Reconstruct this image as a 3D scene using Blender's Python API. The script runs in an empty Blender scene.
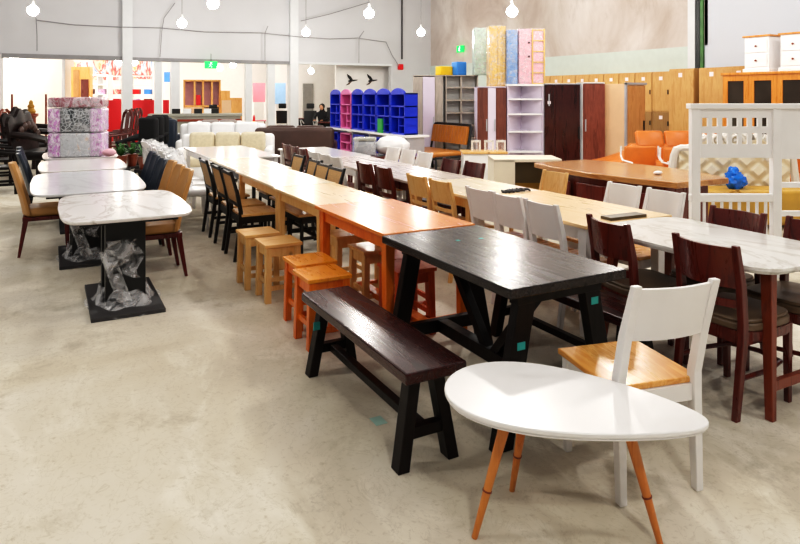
import bpy, math, random
from mathutils import Vector, Matrix
random.seed(7)
C = bpy.context.scene.collection
R = math.radians
# ---------------------------------------------------------------- room frame (metres): X across the hall, Y along the furniture rows
TH = math.atan(350 / 650); SN, CS = math.sin(TH), math.cos(TH)
EYE = 1.6
def W(px, D):                      # place on the ground by bearing and depth
    t = (px - 400) / 650
    return (D * (SN + t * CS), D * (CS - t * SN))
def XB(px, Y):                     # X at a bearing on a wall of constant Y
    t = (px - 400) / 650
    D = Y / (CS - t * SN)
    return D * (SN + t * CS), D
def ZB(py, D): return EYE + (95 - py) / 650 * D
FACE = -TH                         # turned square to the aisle viewpoint

# ---------------------------------------------------------------- materials
def lin(h):
    h = h.lstrip('#'); o = []
    for i in (0, 2, 4):
        v = int(h[i:i+2], 16) / 255
        o.append(v / 12.92 if v <= .04045 else ((v + .055) / 1.055) ** 2.4)
    return (*o, 1)
def nodes(name):
    m = bpy.data.materials.new(name); m.use_nodes = True
    nt = m.node_tree
    return m, nt, nt.nodes['Principled BSDF']
def coords(nt, scale=(1, 1, 1), kind='Object'):
    tc = nt.nodes.new('ShaderNodeTexCoord'); mp = nt.nodes.new('ShaderNodeMapping')
    mp.inputs['Scale'].default_value = scale
    nt.links.new(tc.outputs[kind], mp.inputs['Vector'])
    return mp.outputs['Vector']
def ramp(nt, fac, stops):
    r = nt.nodes.new('ShaderNodeValToRGB'); el = r.color_ramp.elements
    while len(el) < len(stops): el.new(.5)
    for e, (p, c) in zip(el, stops): e.position = p; e.color = lin(c) if isinstance(c, str) else c
    nt.links.new(fac, r.inputs['Fac'])
    return r.outputs['Color']
def noise(nt, vec, scale, detail=3, dist=0, rough=.5):
    n = nt.nodes.new('ShaderNodeTexNoise')
    n.inputs['Scale'].default_value = scale; n.inputs['Detail'].default_value = detail
    n.inputs['Distortion'].default_value = dist; n.inputs['Roughness'].default_value = rough
    nt.links.new(vec, n.inputs['Vector'])
    return n.outputs['Fac']
def mixc(nt, a, b, fac, mode='MIX'):
    m = nt.nodes.new('ShaderNodeMix'); m.data_type = 'RGBA'; m.blend_type = mode
    for s, v in (('A', a), ('B', b)):
        k = [i for i in m.inputs if i.name == s and i.type == 'RGBA'][0]
        if isinstance(v, bpy.types.NodeSocket): nt.links.new(v, k)
        else: k.default_value = v if not isinstance(v, str) else lin(v)
    f = [i for i in m.inputs if i.name == 'Factor' and i.type == 'VALUE'][0]
    if isinstance(fac, bpy.types.NodeSocket): nt.links.new(fac, f)
    else: f.default_value = fac
    return [o for o in m.outputs if o.type == 'RGBA'][0]
def plain(name, col, rough=.5, metal=0, var=.06, scale=6, coat=0, bump=0):
    m, nt, b = nodes(name)
    c = lin(col); lo = tuple(x * (1 - var) for x in c[:3]) + (1,); hi = tuple(min(1, x * (1 + var)) for x in c[:3]) + (1,)
    f = noise(nt, coords(nt), scale, 3)
    nt.links.new(ramp(nt, f, [(.3, lo), (.7, hi)]), b.inputs['Base Color'])
    b.inputs['Roughness'].default_value = rough; b.inputs['Metallic'].default_value = metal
    b.inputs['Coat Weight'].default_value = coat; b.inputs['Coat Roughness'].default_value = .12
    if bump:
        bp = nt.nodes.new('ShaderNodeBump'); bp.inputs['Strength'].default_value = bump
        nt.links.new(noise(nt, coords(nt), scale * 5, 4), bp.inputs['Height']); nt.links.new(bp.outputs[0], b.inputs['Normal'])
    return m
def wood(name, c1, c2, axis='y', scale=9, rough=.4, coat=.2, knots=False, stretch=9, planks=0):
    m, nt, b = nodes(name)
    sc = {'x': (1/stretch, 1, 1), 'y': (1, 1/stretch, 1), 'z': (1, 1, 1/stretch)}[axis]
    v = coords(nt, sc)
    f = noise(nt, v, scale * 2.2, 5, 1.2, .6)
    col = ramp(nt, f, [(.25, c1), (.5, c2), (.62, c1), (.8, c2)])
    broad = noise(nt, coords(nt), 2.3, 2)
    col = mixc(nt, col, c1, ramp(nt, broad, [(.4, (0, 0, 0, 1)), (.7, (.5, .5, .5, 1))]))
    if knots:
        vo = nt.nodes.new('ShaderNodeTexVoronoi'); vo.inputs['Scale'].default_value = 3.1
        nt.links.new(coords(nt, (1.4, .6, 1.0)), vo.inputs['Vector'])
        k = ramp(nt, vo.outputs['Distance'], [(.03, (.55, .55, .55, 1)), (.09, (0, 0, 0, 1))])
        col = mixc(nt, col, lin('#6b3d1a'), k)
    if planks:
        w = nt.nodes.new('ShaderNodeTexWave'); w.bands_direction = 'X'; w.inputs['Scale'].default_value = planks
        nt.links.new(coords(nt), w.inputs['Vector'])
        k = ramp(nt, w.outputs['Fac'], [(.0, (.9, .9, .9, 1)), (.012, (0, 0, 0, 1))])
        col = mixc(nt, col, (0.004, .003, .003, 1), k)
    nt.links.new(col, b.inputs['Base Color'])
    rr = ramp(nt, f, [(.2, (rough * .75,) * 3 + (1,)), (.8, (rough * 1.25,) * 3 + (1,))])
    nt.links.new(rr, b.inputs['Roughness'])
    b.inputs['Coat Weight'].default_value = coat; b.inputs['Coat Roughness'].default_value = .2
    if sum(lin(c1)[:3]) < .08: b.inputs['Specular IOR Level'].default_value = .28
    bp = nt.nodes.new('ShaderNodeBump'); bp.inputs['Strength'].default_value = .25; bp.inputs['Distance'].default_value = .004
    nt.links.new(f, bp.inputs['Height']); nt.links.new(bp.outputs[0], b.inputs['Normal'])
    return m
def marble(name, base, vein, scale=2.0, rough=.15):
    m, nt, b = nodes(name)
    f = noise(nt, coords(nt, (1, .45, 1)), scale, 6, 2.0, .55)
    col = ramp(nt, f, [(.44, base), (.5, vein), (.53, base), (.8, base)])
    g = noise(nt, coords(nt), 1.6, 2)
    col = mixc(nt, col, lin(base), ramp(nt, g, [(.42, (0, 0, 0, 1)), (.6, (.9, .9, .9, 1))]))
    nt.links.new(col, b.inputs['Base Color']); b.inputs['Roughness'].default_value = rough
    return m
def glow(name, col, s):
    m, nt, b = nodes(name)
    b.inputs['Base Color'].default_value = lin(col); b.inputs['Emission Color'].default_value = lin(col)
    b.inputs['Emission Strength'].default_value = s
    return m
def wrap(name, col='#f4f4f6', clear=.5, rough=.18):
    m, nt, b = nodes(name)
    b.inputs['Base Color'].default_value = lin(col); b.inputs['Roughness'].default_value = rough
    tr = nt.nodes.new('ShaderNodeBsdfTransparent'); mx = nt.nodes.new('ShaderNodeMixShader')
    f = noise(nt, coords(nt), 9, 3, 1.5)
    nt.links.new(ramp(nt, f, [(.35, (max(0, 1 - clear - .25),) * 3 + (1,)), (.65, (max(0, min(1, 1 - clear + .2)),) * 3 + (1,))]), mx.inputs['Fac'])
    nt.links.new(tr.outputs[0], mx.inputs[1]); nt.links.new(b.outputs[0], mx.inputs[2])
    bp = nt.nodes.new('ShaderNodeBump'); bp.inputs['Strength'].default_value = .3; bp.inputs['Distance'].default_value = .02
    nt.links.new(noise(nt, coords(nt), 9, 3, 1.5), bp.inputs['Height']); nt.links.new(bp.outputs[0], b.inputs['Normal'])
    nt.links.new(mx.outputs[0], nt.nodes['Material Output'].inputs['Surface'])
    return m
def floor_mat():
    m, nt, b = nodes('concrete floor')
    v = coords(nt)
    a = noise(nt, v, .55, 5, .6, .6)
    col = ramp(nt, a, [(.3, '#bab09d'), (.45, '#d3cab8'), (.58, '#dfd8ca'), (.75, '#cac0ad')])
    s = noise(nt, coords(nt, (1, .5, 1)), 2.4, 6, 1.0, .65)
    col = mixc(nt, col, lin('#eee8da'), ramp(nt, s, [(.53, (0, 0, 0, 1)), (.70, (.75, .75, .75, 1))]))
    d = noise(nt, v, 1.7, 7, .3, .7)
    col = mixc(nt, col, lin('#85785f'), ramp(nt, d, [(.55, (0, 0, 0, 1)), (.74, (.65, .55, .55, 1))]))
    cr = noise(nt, coords(nt, (1, .7, 1)), 5.5, 8, 2.5, .6)
    col = mixc(nt, col, lin('#8d8069'), ramp(nt, cr, [(.485, (0, 0, 0, 1)), (.5, (.22, .22, .22, 1)), (.515, (0, 0, 0, 1))]))
    sp = noise(nt, v, 38, 4)
    col = mixc(nt, col, lin('#a1927a'), ramp(nt, sp, [(.58, (0, 0, 0, 1)), (.8, (.5, .5, .5, 1))]))
    nt.links.new(col, b.inputs['Base Color'])
    nt.links.new(ramp(nt, d, [(.3, (.50,) * 3 + (1,)), (.7, (.72,) * 3 + (1,))]), b.inputs['Roughness'])
    b.inputs['Specular IOR Level'].default_value = .25
    return m
def stained_mat():
    m, nt, b = nodes('stained concrete wall')
    v = coords(nt)
    a = noise(nt, v, .5, 6, .8, .62)
    col = ramp(nt, a, [(.3, '#b3a59c'), (.5, '#c9bfb8'), (.7, '#d9d2cd')])
    d = noise(nt, coords(nt, (1, 1, .35)), 1.5, 7, .4, .7)
    col = mixc(nt, col, lin('#8d7b6e'), ramp(nt, d, [(.55, (0, 0, 0, 1)), (.75, (.5, .5, .5, 1))]))
    nt.links.new(col, b.inputs['Base Color']); b.inputs['Roughness'].default_value = .9
    return m
def tuft_mat():                                      # buttoned diamond upholstery, as relief plus crease shade painted into the colour
    m, nt, b = nodes('tufted cream leather')
    w = []
    for sgn in (1, -1):
        mp = nt.nodes.new('ShaderNodeMapping'); tc = nt.nodes.new('ShaderNodeTexCoord')
        mp.inputs['Rotation'].default_value = (0, R(45 * sgn), 0); mp.inputs['Scale'].default_value = (1, 1, 1)
        nt.links.new(tc.outputs['Object'], mp.inputs['Vector'])
        wv = nt.nodes.new('ShaderNodeTexWave'); wv.bands_direction = 'X'; wv.inputs['Scale'].default_value = 1.7
        nt.links.new(mp.outputs[0], wv.inputs['Vector']); w.append(wv.outputs['Fac'])
    mt = nt.nodes.new('ShaderNodeMath'); mt.operation = 'MULTIPLY'
    for i in (0, 1):
        r = ramp(nt, w[i], [(0, (0, 0, 0, 1)), (.5, (1, 1, 1, 1))]); nt.links.new(r, mt.inputs[i])
    bp = nt.nodes.new('ShaderNodeBump'); bp.inputs['Strength'].default_value = .6; bp.inputs['Distance'].default_value = .05
    nt.links.new(mt.outputs[0], bp.inputs['Height']); nt.links.new(bp.outputs[0], b.inputs['Normal'])
    nt.links.new(ramp(nt, mt.outputs[0], [(0, '#d8c7a4'), (.2, '#eaddc2'), (1, '#f3e9d4')]), b.inputs['Base Color'])
    b.inputs['Roughness'].default_value = .35
    return m
def pattern_mat():                                   # honeycomb printed fabric
    m, nt, b = nodes('honeycomb printed fabric')
    vo = nt.nodes.new('ShaderNodeTexVoronoi'); vo.feature = 'DISTANCE_TO_EDGE'; vo.inputs['Scale'].default_value = 20; vo.inputs['Randomness'].default_value = .7
    nt.links.new(coords(nt), vo.inputs['Vector'])
    nt.links.new(ramp(nt, vo.outputs['Distance'], [(.02, '#c9ccd0'), (.09, '#4a5055'), (.3, '#2c3136')]), b.inputs['Base Color'])
    b.inputs['Roughness'].default_value = .3
    return m
def print_mat(name, cols, scale):
    m, nt, b = nodes(name)
    f = noise(nt, coords(nt, (1, 1, .6)), scale, 3, 1.6)
    n = len(cols)
    nt.links.new(ramp(nt, f, [(.25 + .5 * i / (n - 1), c) for i, c in enumerate(cols)]), b.inputs['Base Color'])
    b.inputs['Roughness'].default_value = .3
    return m

M = dict(
    floor=floor_mat(), stained=stained_mat(), tuft=tuft_mat(), honey=pattern_mat(),
    wall=plain('grey wall paint', '#c9c9cc', .85, var=.03, scale=.8), wall_blue=plain('pale blue grey sheet wall', '#c6cad2', .6, var=.02, scale=.5),
    header=plain('grey beam paint', '#8d8c8e', .7), column=plain('column paint', '#d6d8da', .7, var=.02),
    white_wall=plain('white wall paint', '#ece9e6', .8, var=.02), pale_panel=plain('pale green panel', '#c2ccc4', .5, var=.03),
    ceiling=plain('ceiling sheet', '#c2c3c6', .8), white=plain('white lacquer', '#f1efee', .3, var=.015), offwhite=plain('off white paint', '#e6e0d8', .4, var=.03),
    whitewood=plain('white painted wood', '#ece9e7', .38, var=.03, scale=4),
    pine=wood('light pine', '#d9a763', '#e6bd80', 'z', 8, .38, .25, True), pine_y=wood('light pine top', '#e3bd87', '#edcd9f', 'y', 7, .3, .35, True),
    pine_x=wood('light pine seat', '#d99f55', '#e8bb7c', 'x', 8, .33, .3), 
    orange=wood('orange stained pine', '#d9640f', '#ea8224', 'z', 8, .33, .35), orange_y=wood('orange stained pine top', '#e07a28', '#f09545', 'y', 7, .25, .4),
    orange_s=wood('orange stained stool seat', '#e58712', '#f4a32c', 'y', 8, .3, .4), orange_shaded=wood('orange pine with painted shade', '#b8441a', '#cf5a24', 'z', 8, .35, .3),  # last entry: orange pine, reddened by table shade put into its colour
    bleach=wood('bleached pine top', '#efd9b6', '#f6e7cd', 'y', 6, .25, .45),
    dark=wood('dark stained wood', '#120807', '#25110e', 'y', 9, .33, .3, False, 12), dark_z=wood('dark stained legs', '#0b0706', '#180e0c', 'z', 9, .42, 0),
    darktop=wood('dark planked top', '#150e0d', '#2e2523', 'y', 8, .27, .3, False, 14, 1.26), mahog=wood('red mahogany', '#230807', '#3d100d', 'y', 9, .27, .35),
    seatwood=wood('honey wood seat', '#d8923f', '#ebb56c', 'y', 7, .28, .4),
    legwood=wood('caramel wood leg', '#bf6a23', '#d68a3e', 'z', 8, .35, .3),
    brown=wood('reddish brown wood', '#4a1610', '#6b2419', 'z', 9, .3, .35), brown_leg=wood('warm brown leg', '#6d2b16', '#8a3c20', 'z', 9, .35, .3),
    brownseat=plain('brown leatherette', '#6b5743', .4, var=.1), cane=plain('cane weave', '#c9a473', .7, var=.15, scale=90),
    black=plain('black metal', '#121213', .45), blackw=plain('black painted wood', '#161415', .4), chrome=plain('chrome', '#c9cbce', .2, 1, .02),
    tan=plain('tan leatherette', '#b98a51', .45, var=.06), navy=plain('navy leatherette', '#202b3b', .4, var=.1), redleg=wood('dark red legs', '#4a0f0d', '#6b1a15', 'z', 9, .3, .3),
    marble=marble('white marble', '#f0edeb', '#cbc3bd'), marble2=marble('cool marble', '#dcdde2', '#cfd0d6', 1.5), marble3=marble('grey veined marble', '#e6e4e0', '#cfcac3', 2.0),
    gloss=plain('white gloss top', '#ece8e6', .12, var=.01), greylam=wood('greyed laminate', '#b8aaa2', '#c9bdb4', 'y', 6, .28, .3),
    film=wrap('clear plastic film', clear=.84), wrapw=wrap('milky plastic wrap', '#fbfbfc', .45, .25), bubble=plain('white wrapped cloth', '#f0f0f1', .4, var=.05, scale=4, bump=.15),
    greywood=wood('grey oak', '#a59c90', '#bdb4a8', 'z', 7, .5, 0), lav=plain('lavender laminate', '#ddd3e3', .4, var=.02), walnut=wood('walnut laminate', '#5f3024', '#7f4837', 'z', 6, .4, .2),
    darkwal=wood('dark gloss walnut', '#2e1514', '#4a2422', 'z', 6, .18, .6), midwal=wood('mid walnut', '#6a3428', '#8a4d3c', 'z', 6, .35, .2),
    beige=plain('beige laminate', '#e2bf9c', .45, var=.03), amberw=wood('amber wood', '#b47c48', '#c9965f', 'z', 7, .4, .2), steel=plain('grey steel trim', '#b9bcc2', .35, .4),
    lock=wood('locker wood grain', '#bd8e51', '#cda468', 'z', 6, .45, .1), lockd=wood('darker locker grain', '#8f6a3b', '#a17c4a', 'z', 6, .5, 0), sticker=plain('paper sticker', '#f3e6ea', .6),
    pink_st=plain('pink sticker print', '#d98aa2', .6), teal=plain('teal tape', '#2fa39f', .5), paleteal=plain('pale teal tape', '#a9c9be', .6), 
    orleather=plain('orange leather', '#d47a30', .35, var=.08), glassor=wood('orange varnished wood', '#c47a28', '#d9923f', 'z', 6, .3, .4),
    glass=plain('dark cabinet glass', '#3b332c', .06, var=.3, scale=2), deskw=wood('conference desk top', '#a8703c', '#c4925c', 'y', 5, .22, .5), deskb=wood('desk red brown body', '#5a1a10', '#742819', 'z', 6, .3, .3),
    cream=plain('cream laminate', '#e6dcc8', .4, var=.03), olive=plain('olive brown panel', '#57492f', .4), brownl=plain('chocolate leather', '#4a342d', .42, var=.12, scale=4),
    tanl=plain('cognac leather', '#b8762e', .35, var=.1, scale=5), blue=plain('royal blue plastic', '#1836c8', .35), blue2=plain('deep blue plastic', '#12279c', .4), pinkp=plain('pink plastic', '#dd74ae', .35), green=plain('bright green plastic', '#27a04a', .4),
    mint=plain('mint plastic film', '#b6cbbb', .25, var=.15, scale=8), yellow=wood('yellow wood film', '#d3a657', '#e3bd73', 'z', 6, .3, .3), pblue=plain('pale blue plastic', '#7f9fd0', .3, var=.15, scale=8), rose=plain('rose plastic', '#e9b3c0', .3, var=.08),
    red=plain('red panel', '#d90f1c', .4, var=.03), shopwood=wood('orange shop wood', '#e0a050', '#f0bb74', 'z', 6, .4, .1), pinkpanel=plain('pink panel', '#e5818f', .5), bluepanel=plain('light blue panel', '#93b7de', .5), skyblue=plain('sky blue', '#3f8be0', .4),
    grey=plain('mid grey', '#8f8d8a', .6), darkgrey=plain('dark grey', '#3d3b3c', .6), sage=plain('sage grey', '#a3a297', .6), leaf=plain('leaf green', '#3f6f35', .5, var=.3), gold=plain('gold paint', '#b98c3c', .35, .4), goldcloth=plain('gold upholstery', '#c49a45', .4, var=.1), 
    bagblue=plain('blue plastic bag', '#1f78e0', .25, var=.3, scale=14, bump=.6), skin=plain('skin', '#c89474', .5), hair=plain('black hair', '#0d0b0b', .5), cloth=plain('black cloth', '#1a1a1c', .8),
    bulb=glow('bulb glass glow', '#fffaf0', 22), exitg=glow('exit sign green', '#16c452', 1.6), exitw=glow('exit pictogram white', '#e8fff0', 2),
    purple=print_mat('purple floral print', ['#e9dcec', '#c26bc4', '#f0e6f2', '#b04aa8', '#e3d2e6'], 13), brocade=print_mat('crimson brocade print', ['#c9a3b3', '#8d2b41', '#d9c0c9', '#7a2336'], 9), greyprint=print_mat('pale leaf print', ['#b9bcc1', '#cfd1d5', '#c3c6ca', '#d2d4d8', '#dfa040'], 5),
    wire=plain('grey cable', '#8b8a8e', .6), ceram=plain('white glaze', '#efefef', .2), cardb=plain('cardboard', '#b48b5e', .8), ltcream=plain('cream fabric', '#d8cdb4', .8, var=.08, scale=20), greyfab=plain('taupe fabric', '#a89e99', .8, var=.08), rust=plain('rust red fabric', '#8d3a23', .7),
    lampy=plain('yellow plastic', '#f1c51f', .4), goods=print_mat('mixed shop goods', ['#ffffff', '#e6b15a', '#fff2d8', '#d94a4a', '#ffffff', '#7aa6e0', '#ffe9b0'], 2.2),
)

# ---------------------------------------------------------------- mesh builder
class MB:
    def __init__(s): s.v = []; s.f = []
    def hexa(s, b, t):
        n = len(s.v); s.v += [tuple(p) for p in b] + [tuple(p) for p in t]
        s.f += [(n+3, n+2, n+1, n), (n+4, n+5, n+6, n+7)] + [(n+i, n+(i+1) % 4, n+4+(i+1) % 4, n+4+i) for i in range(4)]
        return s
    def box(s, x0, x1, y0, y1, z0, z1):
        q = [(x0, y0), (x1, y0), (x1, y1), (x0, y1)]
        return s.hexa([(*p, z0) for p in q], [(*p, z1) for p in q])
    def cbox(s, c, d):
        return s.box(c[0]-d[0]/2, c[0]+d[0]/2, c[1]-d[1]/2, c[1]+d[1]/2, c[2]-d[2]/2, c[2]+d[2]/2)
    def leg(s, p, q, w0, d0, w1=None, d1=None):
        w1 = w0 if w1 is None else w1; d1 = d0 if d1 is None else d1
        f = lambda c, w, d: [(c[0]+i*w/2, c[1]+j*d/2, c[2]) for i, j in ((-1, -1), (1, -1), (1, 1), (-1, 1))]
        return s.hexa(f(p, w0, d0), f(q, w1, d1))
    def chain(s, secs):                             # rectangular sections stacked along z
        b = len(s.v)
        for x, y, z, w, d in secs: s.v += [(x+i*w/2, y+j*d/2, z) for i, j in ((-1, -1), (1, -1), (1, 1), (-1, 1))]
        for k in range(len(secs)-1):
            o = b+4*k; s.f += [(o+i, o+(i+1) % 4, o+4+(i+1) % 4, o+4+i) for i in range(4)]
        e = b+4*(len(secs)-1); s.f += [(b+3, b+2, b+1, b), (e, e+1, e+2, e+3)]
        return s
    def bar(s, p, q, w, h):
        p = Vector(p); q = Vector(q); a = (q - p).normalized()
        u = a.cross(Vector((0, 0, 1)))
        if u.length < 1e-3: u = Vector((1, 0, 0))
        u.normalize(); v = u.cross(a)
        f = lambda c: [c + u*i*w/2 + v*j*h/2 for i, j in ((-1, -1), (1, -1), (1, 1), (-1, 1))]
        return s.hexa(f(p), f(q))
    def tube(s, pts, r, n=10, cap=True, flat=1):
        pts = [Vector(p) for p in pts]; base = len(s.v)
        rs = r if isinstance(r, (list, tuple)) else [r] * len(pts)
        ref = None
        for i, p in enumerate(pts):
            a = (pts[min(i+1, len(pts)-1)] - pts[max(i-1, 0)]).normalized()
            if ref is None: ref = Vector((0, 0, 1)) if abs(a.z) < .9 else Vector((1, 0, 0))
            u = a.cross(ref)
            if u.length < 1e-4: u = a.orthogonal()
            u.normalize(); v = u.cross(a)
            for k in range(n):
                t = 2*math.pi*k/n
                s.v.append(tuple(p + (u*math.cos(t) + v*math.sin(t)*flat)*rs[i]))
        for i in range(len(pts)-1):
            for k in range(n):
                a, b = base+i*n+k, base+i*n+(k+1) % n
                s.f.append((a, b, b+n, a+n))
        if cap:
            s.f.append(tuple(base+k for k in reversed(range(n))))
            s.f.append(tuple(base+(len(pts)-1)*n+k for k in range(n)))
        return s
    def prism(s, poly, z0, z1, inset=0):
        n = len(poly); b = len(s.v)
        cx = sum(p[0] for p in poly)/n; cy = sum(p[1] for p in poly)/n
        s.v += [(cx+(x-cx)*(1-inset), cy+(y-cy)*(1-inset), z0) for x, y in poly] + [(x, y, z1) for x, y in poly]
        s.f += [tuple(reversed(range(b, b+n))), tuple(range(b+n, b+2*n))]
        s.f += [(b+i, b+(i+1) % n, b+n+(i+1) % n, b+n+i) for i in range(n)]
        return s
    def wall(s, poly, y0, y1):                      # polygon drawn in x,z and given a thickness along y
        n = len(poly); b = len(s.v)
        s.v += [(x, y0, z) for x, z in poly] + [(x, y1, z) for x, z in poly]
        s.f += [tuple(range(b, b+n)), tuple(reversed(range(b+n, b+2*n)))]
        s.f += [(b+(i+1) % n, b+i, b+n+i, b+n+(i+1) % n) for i in range(n)]
        return s
    def lathe(s, prof, n=20, c=(0, 0, 0)):
        b = len(s.v); m = len(prof)
        for r, z in prof:
            for k in range(n):
                t = 2*math.pi*k/n; s.v.append((c[0]+r*math.cos(t), c[1]+r*math.sin(t), c[2]+z))
        for i in range(m-1):
            for k in range(n):
                a, d = b+i*n+k, b+i*n+(k+1) % n
                s.f.append((a, d, d+n, a+n))
        s.f.append(tuple(b+k for k in reversed(range(n)))); s.f.append(tuple(b+(m-1)*n+k for k in range(n)))
        return s
    def ell(s, c, r, n=14, m=9, wob=0):
        b = len(s.v)
        rnd = random.Random(int(c[0]*100+c[2]*37+n))
        for i in range(m+1):
            th = math.pi*i/m
            for k in range(n):
                t = 2*math.pi*k/n; w = 1 + (rnd.uniform(-wob, wob) if 0 < i < m else 0)
                s.v.append((c[0]+r[0]*w*math.sin(th)*math.cos(t), c[1]+r[1]*w*math.sin(th)*math.sin(t), c[2]-r[2]*w*math.cos(th)))
        for i in range(m):
            for k in range(n):
                a, d = b+i*n+k, b+i*n+(k+1) % n
                s.f.append((a, d, d+n, a+n))
        return s
    def surf(s, fn, nu, nv, th):                    # closed shell: fn(u,v) -> point, th = offset vector or function
        b = len(s.v); g = lambda i, j, k: b + k*(nu+1)*(nv+1) + i*(nv+1) + j
        for k in (0, 1):
            for i in range(nu+1):
                for j in range(nv+1):
                    u, v = i/nu, j/nv; p = Vector(fn(u, v)); o = Vector(th(u, v) if callable(th) else th)
                    s.v.append(tuple(p + o*k))
        for i in range(nu):
            for j in range(nv):
                s.f.append((g(i, j, 0), g(i+1, j, 0), g(i+1, j+1, 0), g(i, j+1, 0)))
                s.f.append((g(i, j+1, 1), g(i+1, j+1, 1), g(i+1, j, 1), g(i, j, 1)))
        for i in range(nu):
            s.f.append((g(i+1, 0, 0), g(i, 0, 0), g(i, 0, 1), g(i+1, 0, 1)))
            s.f.append((g(i, nv, 0), g(i+1, nv, 0), g(i+1, nv, 1), g(i, nv, 1)))
        for j in range(nv):
            s.f.append((g(0, j, 0), g(0, j+1, 0), g(0, j+1, 1), g(0, j, 1)))
            s.f.append((g(nu, j+1, 0), g(nu, j, 0), g(nu, j, 1), g(nu, j+1, 1)))
        return s
    def soft(s, x0, x1, y0, y1, z0, z1, r=.04, k=4):  # pillow-edged block
        b0 = len(s.v)
        cx, cy, cz = (x0+x1)/2, (y0+y1)/2, (z0+z1)/2; hx, hy, hz = (x1-x0)/2, (y1-y0)/2, (z1-z0)/2
        r = min(r, hx*.98, hy*.98, hz*.98); n = k*4; rings = []
        prof = [(r*(1-math.cos(math.pi/2*i/k)), -hz + r*(1-math.sin(math.pi/2*i/k))) for i in range(k, -1, -1)]
        prof = [(a, z) for a, z in prof] + [(a, -z) for a, z in reversed(prof)]
        for ins, z in prof:
            for q, (sx, sy) in enumerate(((1, 1), (-1, 1), (-1, -1), (1, -1))):
                for i in range(k):
                    t = math.pi/2*(q + i/(k-1) if k > 1 else q)
                    s.v.append((cx+sx*(hx-r)+(r-ins)*math.cos(t), cy+sy*(hy-r)+(r-ins)*math.sin(t), cz+z))
        for i in range(len(prof)-1):
            for j in range(n):
                a, d = b0+i*n+j, b0+i*n+(j+1) % n
                s.f.append((a, d, d+n, a+n))
        s.f.append(tuple(b0+j for j in reversed(range(n)))); e = b0+(len(prof)-1)*n
        s.f.append(tuple(e+j for j in range(n)))
        return s
    def xf(s, m, start=0):
        for i in range(start, len(s.v)): s.v[i] = tuple(m @ Vector(s.v[i]))
        return s

def obj(name, mb, mat, parent=None, bevel=0, smooth=False):
    me = bpy.data.meshes.new(name); me.from_pydata(mb.v, [], mb.f); me.validate()
    if smooth:
        me.shade_smooth(); me.set_sharp_from_angle(angle=R(38))
    me.materials.append(M[mat] if isinstance(mat, str) else mat)
    o = bpy.data.objects.new(name, me); C.objects.link(o)
    if parent: o.parent = parent
    if bevel:
        b = o.modifiers.new('edge', 'BEVEL'); b.width = bevel; b.segments = 2; b.limit_method = 'ANGLE'; b.angle_limit = R(40)
    return o
def tag(o, label, cat, group=None, kind=None):
    o['label'] = label; o['category'] = cat
    if group: o['group'] = group
    if kind: o['kind'] = kind
    return o
def thing(name, loc=(0, 0, 0), rz=0):
    o = bpy.data.objects.new(name, None); C.objects.link(o); o.empty_display_size = .1
    o.location = loc; o.rotation_euler = (0, 0, rz)
    return o
def struct(name, mb, mat, parent=None):
    o = obj(name, mb, mat, parent)
    if not parent: o['kind'] = 'structure'
    return o
def dup(root, loc, rz=0, label=None):
    r = root.copy(); C.objects.link(r); r.location = loc; r.rotation_euler = (0, 0, rz)
    if label: r['label'] = label
    for ch in list(root.children):
        c = ch.copy(); C.objects.link(c); c.parent = r
        for g in list(ch.children):
            d = g.copy(); C.objects.link(d); d.parent = c
    return r
def rows(maker, cat, group, items):                 # first placed as made, the others copied from it
    first = None
    for loc, rz, label in items:
        if first is None:
            first = maker(); o = first; o.location = loc; o.rotation_euler = (0, 0, rz); tag(o, label, cat, group)
        else: dup(first, loc, rz, label)
    return first

# ---------------------------------------------------------------- setting
struct('floor', MB().box(-8, 13.2, -5, 36, -.1, 0), 'floor')
struct('ceiling', MB().box(-8, 13.2, -5, 21.2, 5.6, 5.7), 'ceiling')
YB = 20.8
xr = lambda px: XB(px, YB)[0]
struct('wall_back', MB().box(-8, 12.5, YB, YB+.2, 2.72, 5.6), 'wall')
struct('trim_1', MB().box(xr(2), xr(122), YB-.06, YB+.2, 2.62, 2.74), 'header')
struct('trim_2', MB().box(xr(132), xr(289), YB-.06, YB+.2, 2.62, 2.72), 'header')
struct('trim_3', MB().box(xr(297), xr(392), YB-.03, YB+.2, 2.64, 2.72), 'column')
struct('wall_back_corner', MB().box(xr(391), 12.5, YB, YB+.2, 0, 2.72), 'wall')
struct('wall_back_edge', MB().box(-8, xr(3), YB, YB+.2, 0, 2.72), 'white_wall')
for i, (a, b, top, y) in enumerate([(122, 132, 5.6, YB-.15), (289, 297, 5.6, YB-.15), (155, 162, 2.66, YB), (171, 180, 2.66, YB), (246, 252, 2.66, YB), (268, 275, 2.66, YB)]):
    struct(f'pillar_{i+1}', MB().box(xr(a), xr(b), y, YB+.2, 0, top), 'column')
struct('wall_right', MB().box(12.5, 12.7, 9.2, 21, 2.68, 5.6), 'stained')
struct('wall_right_panel', MB().box(12.48, 12.7, 9.3, 20.8, 0, 2.68), 'pale_panel')
struct('trim_4', MB().box(12.44, 12.5, 9.48, 9.66, 0, 5.6), 'column')
struct('trim_5', MB().box(12.46, 12.5, 9.37, 9.48, 0, 5.6), 'black')
struct('trim_6', MB().box(12.46, 12.5, 9.29, 9.36, 0, 5.6), 'leaf')
struct('wall_right_front', MB().box(12.5, 12.7, -5, 9.28, 0, 5.6), 'wall_blue')
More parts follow.
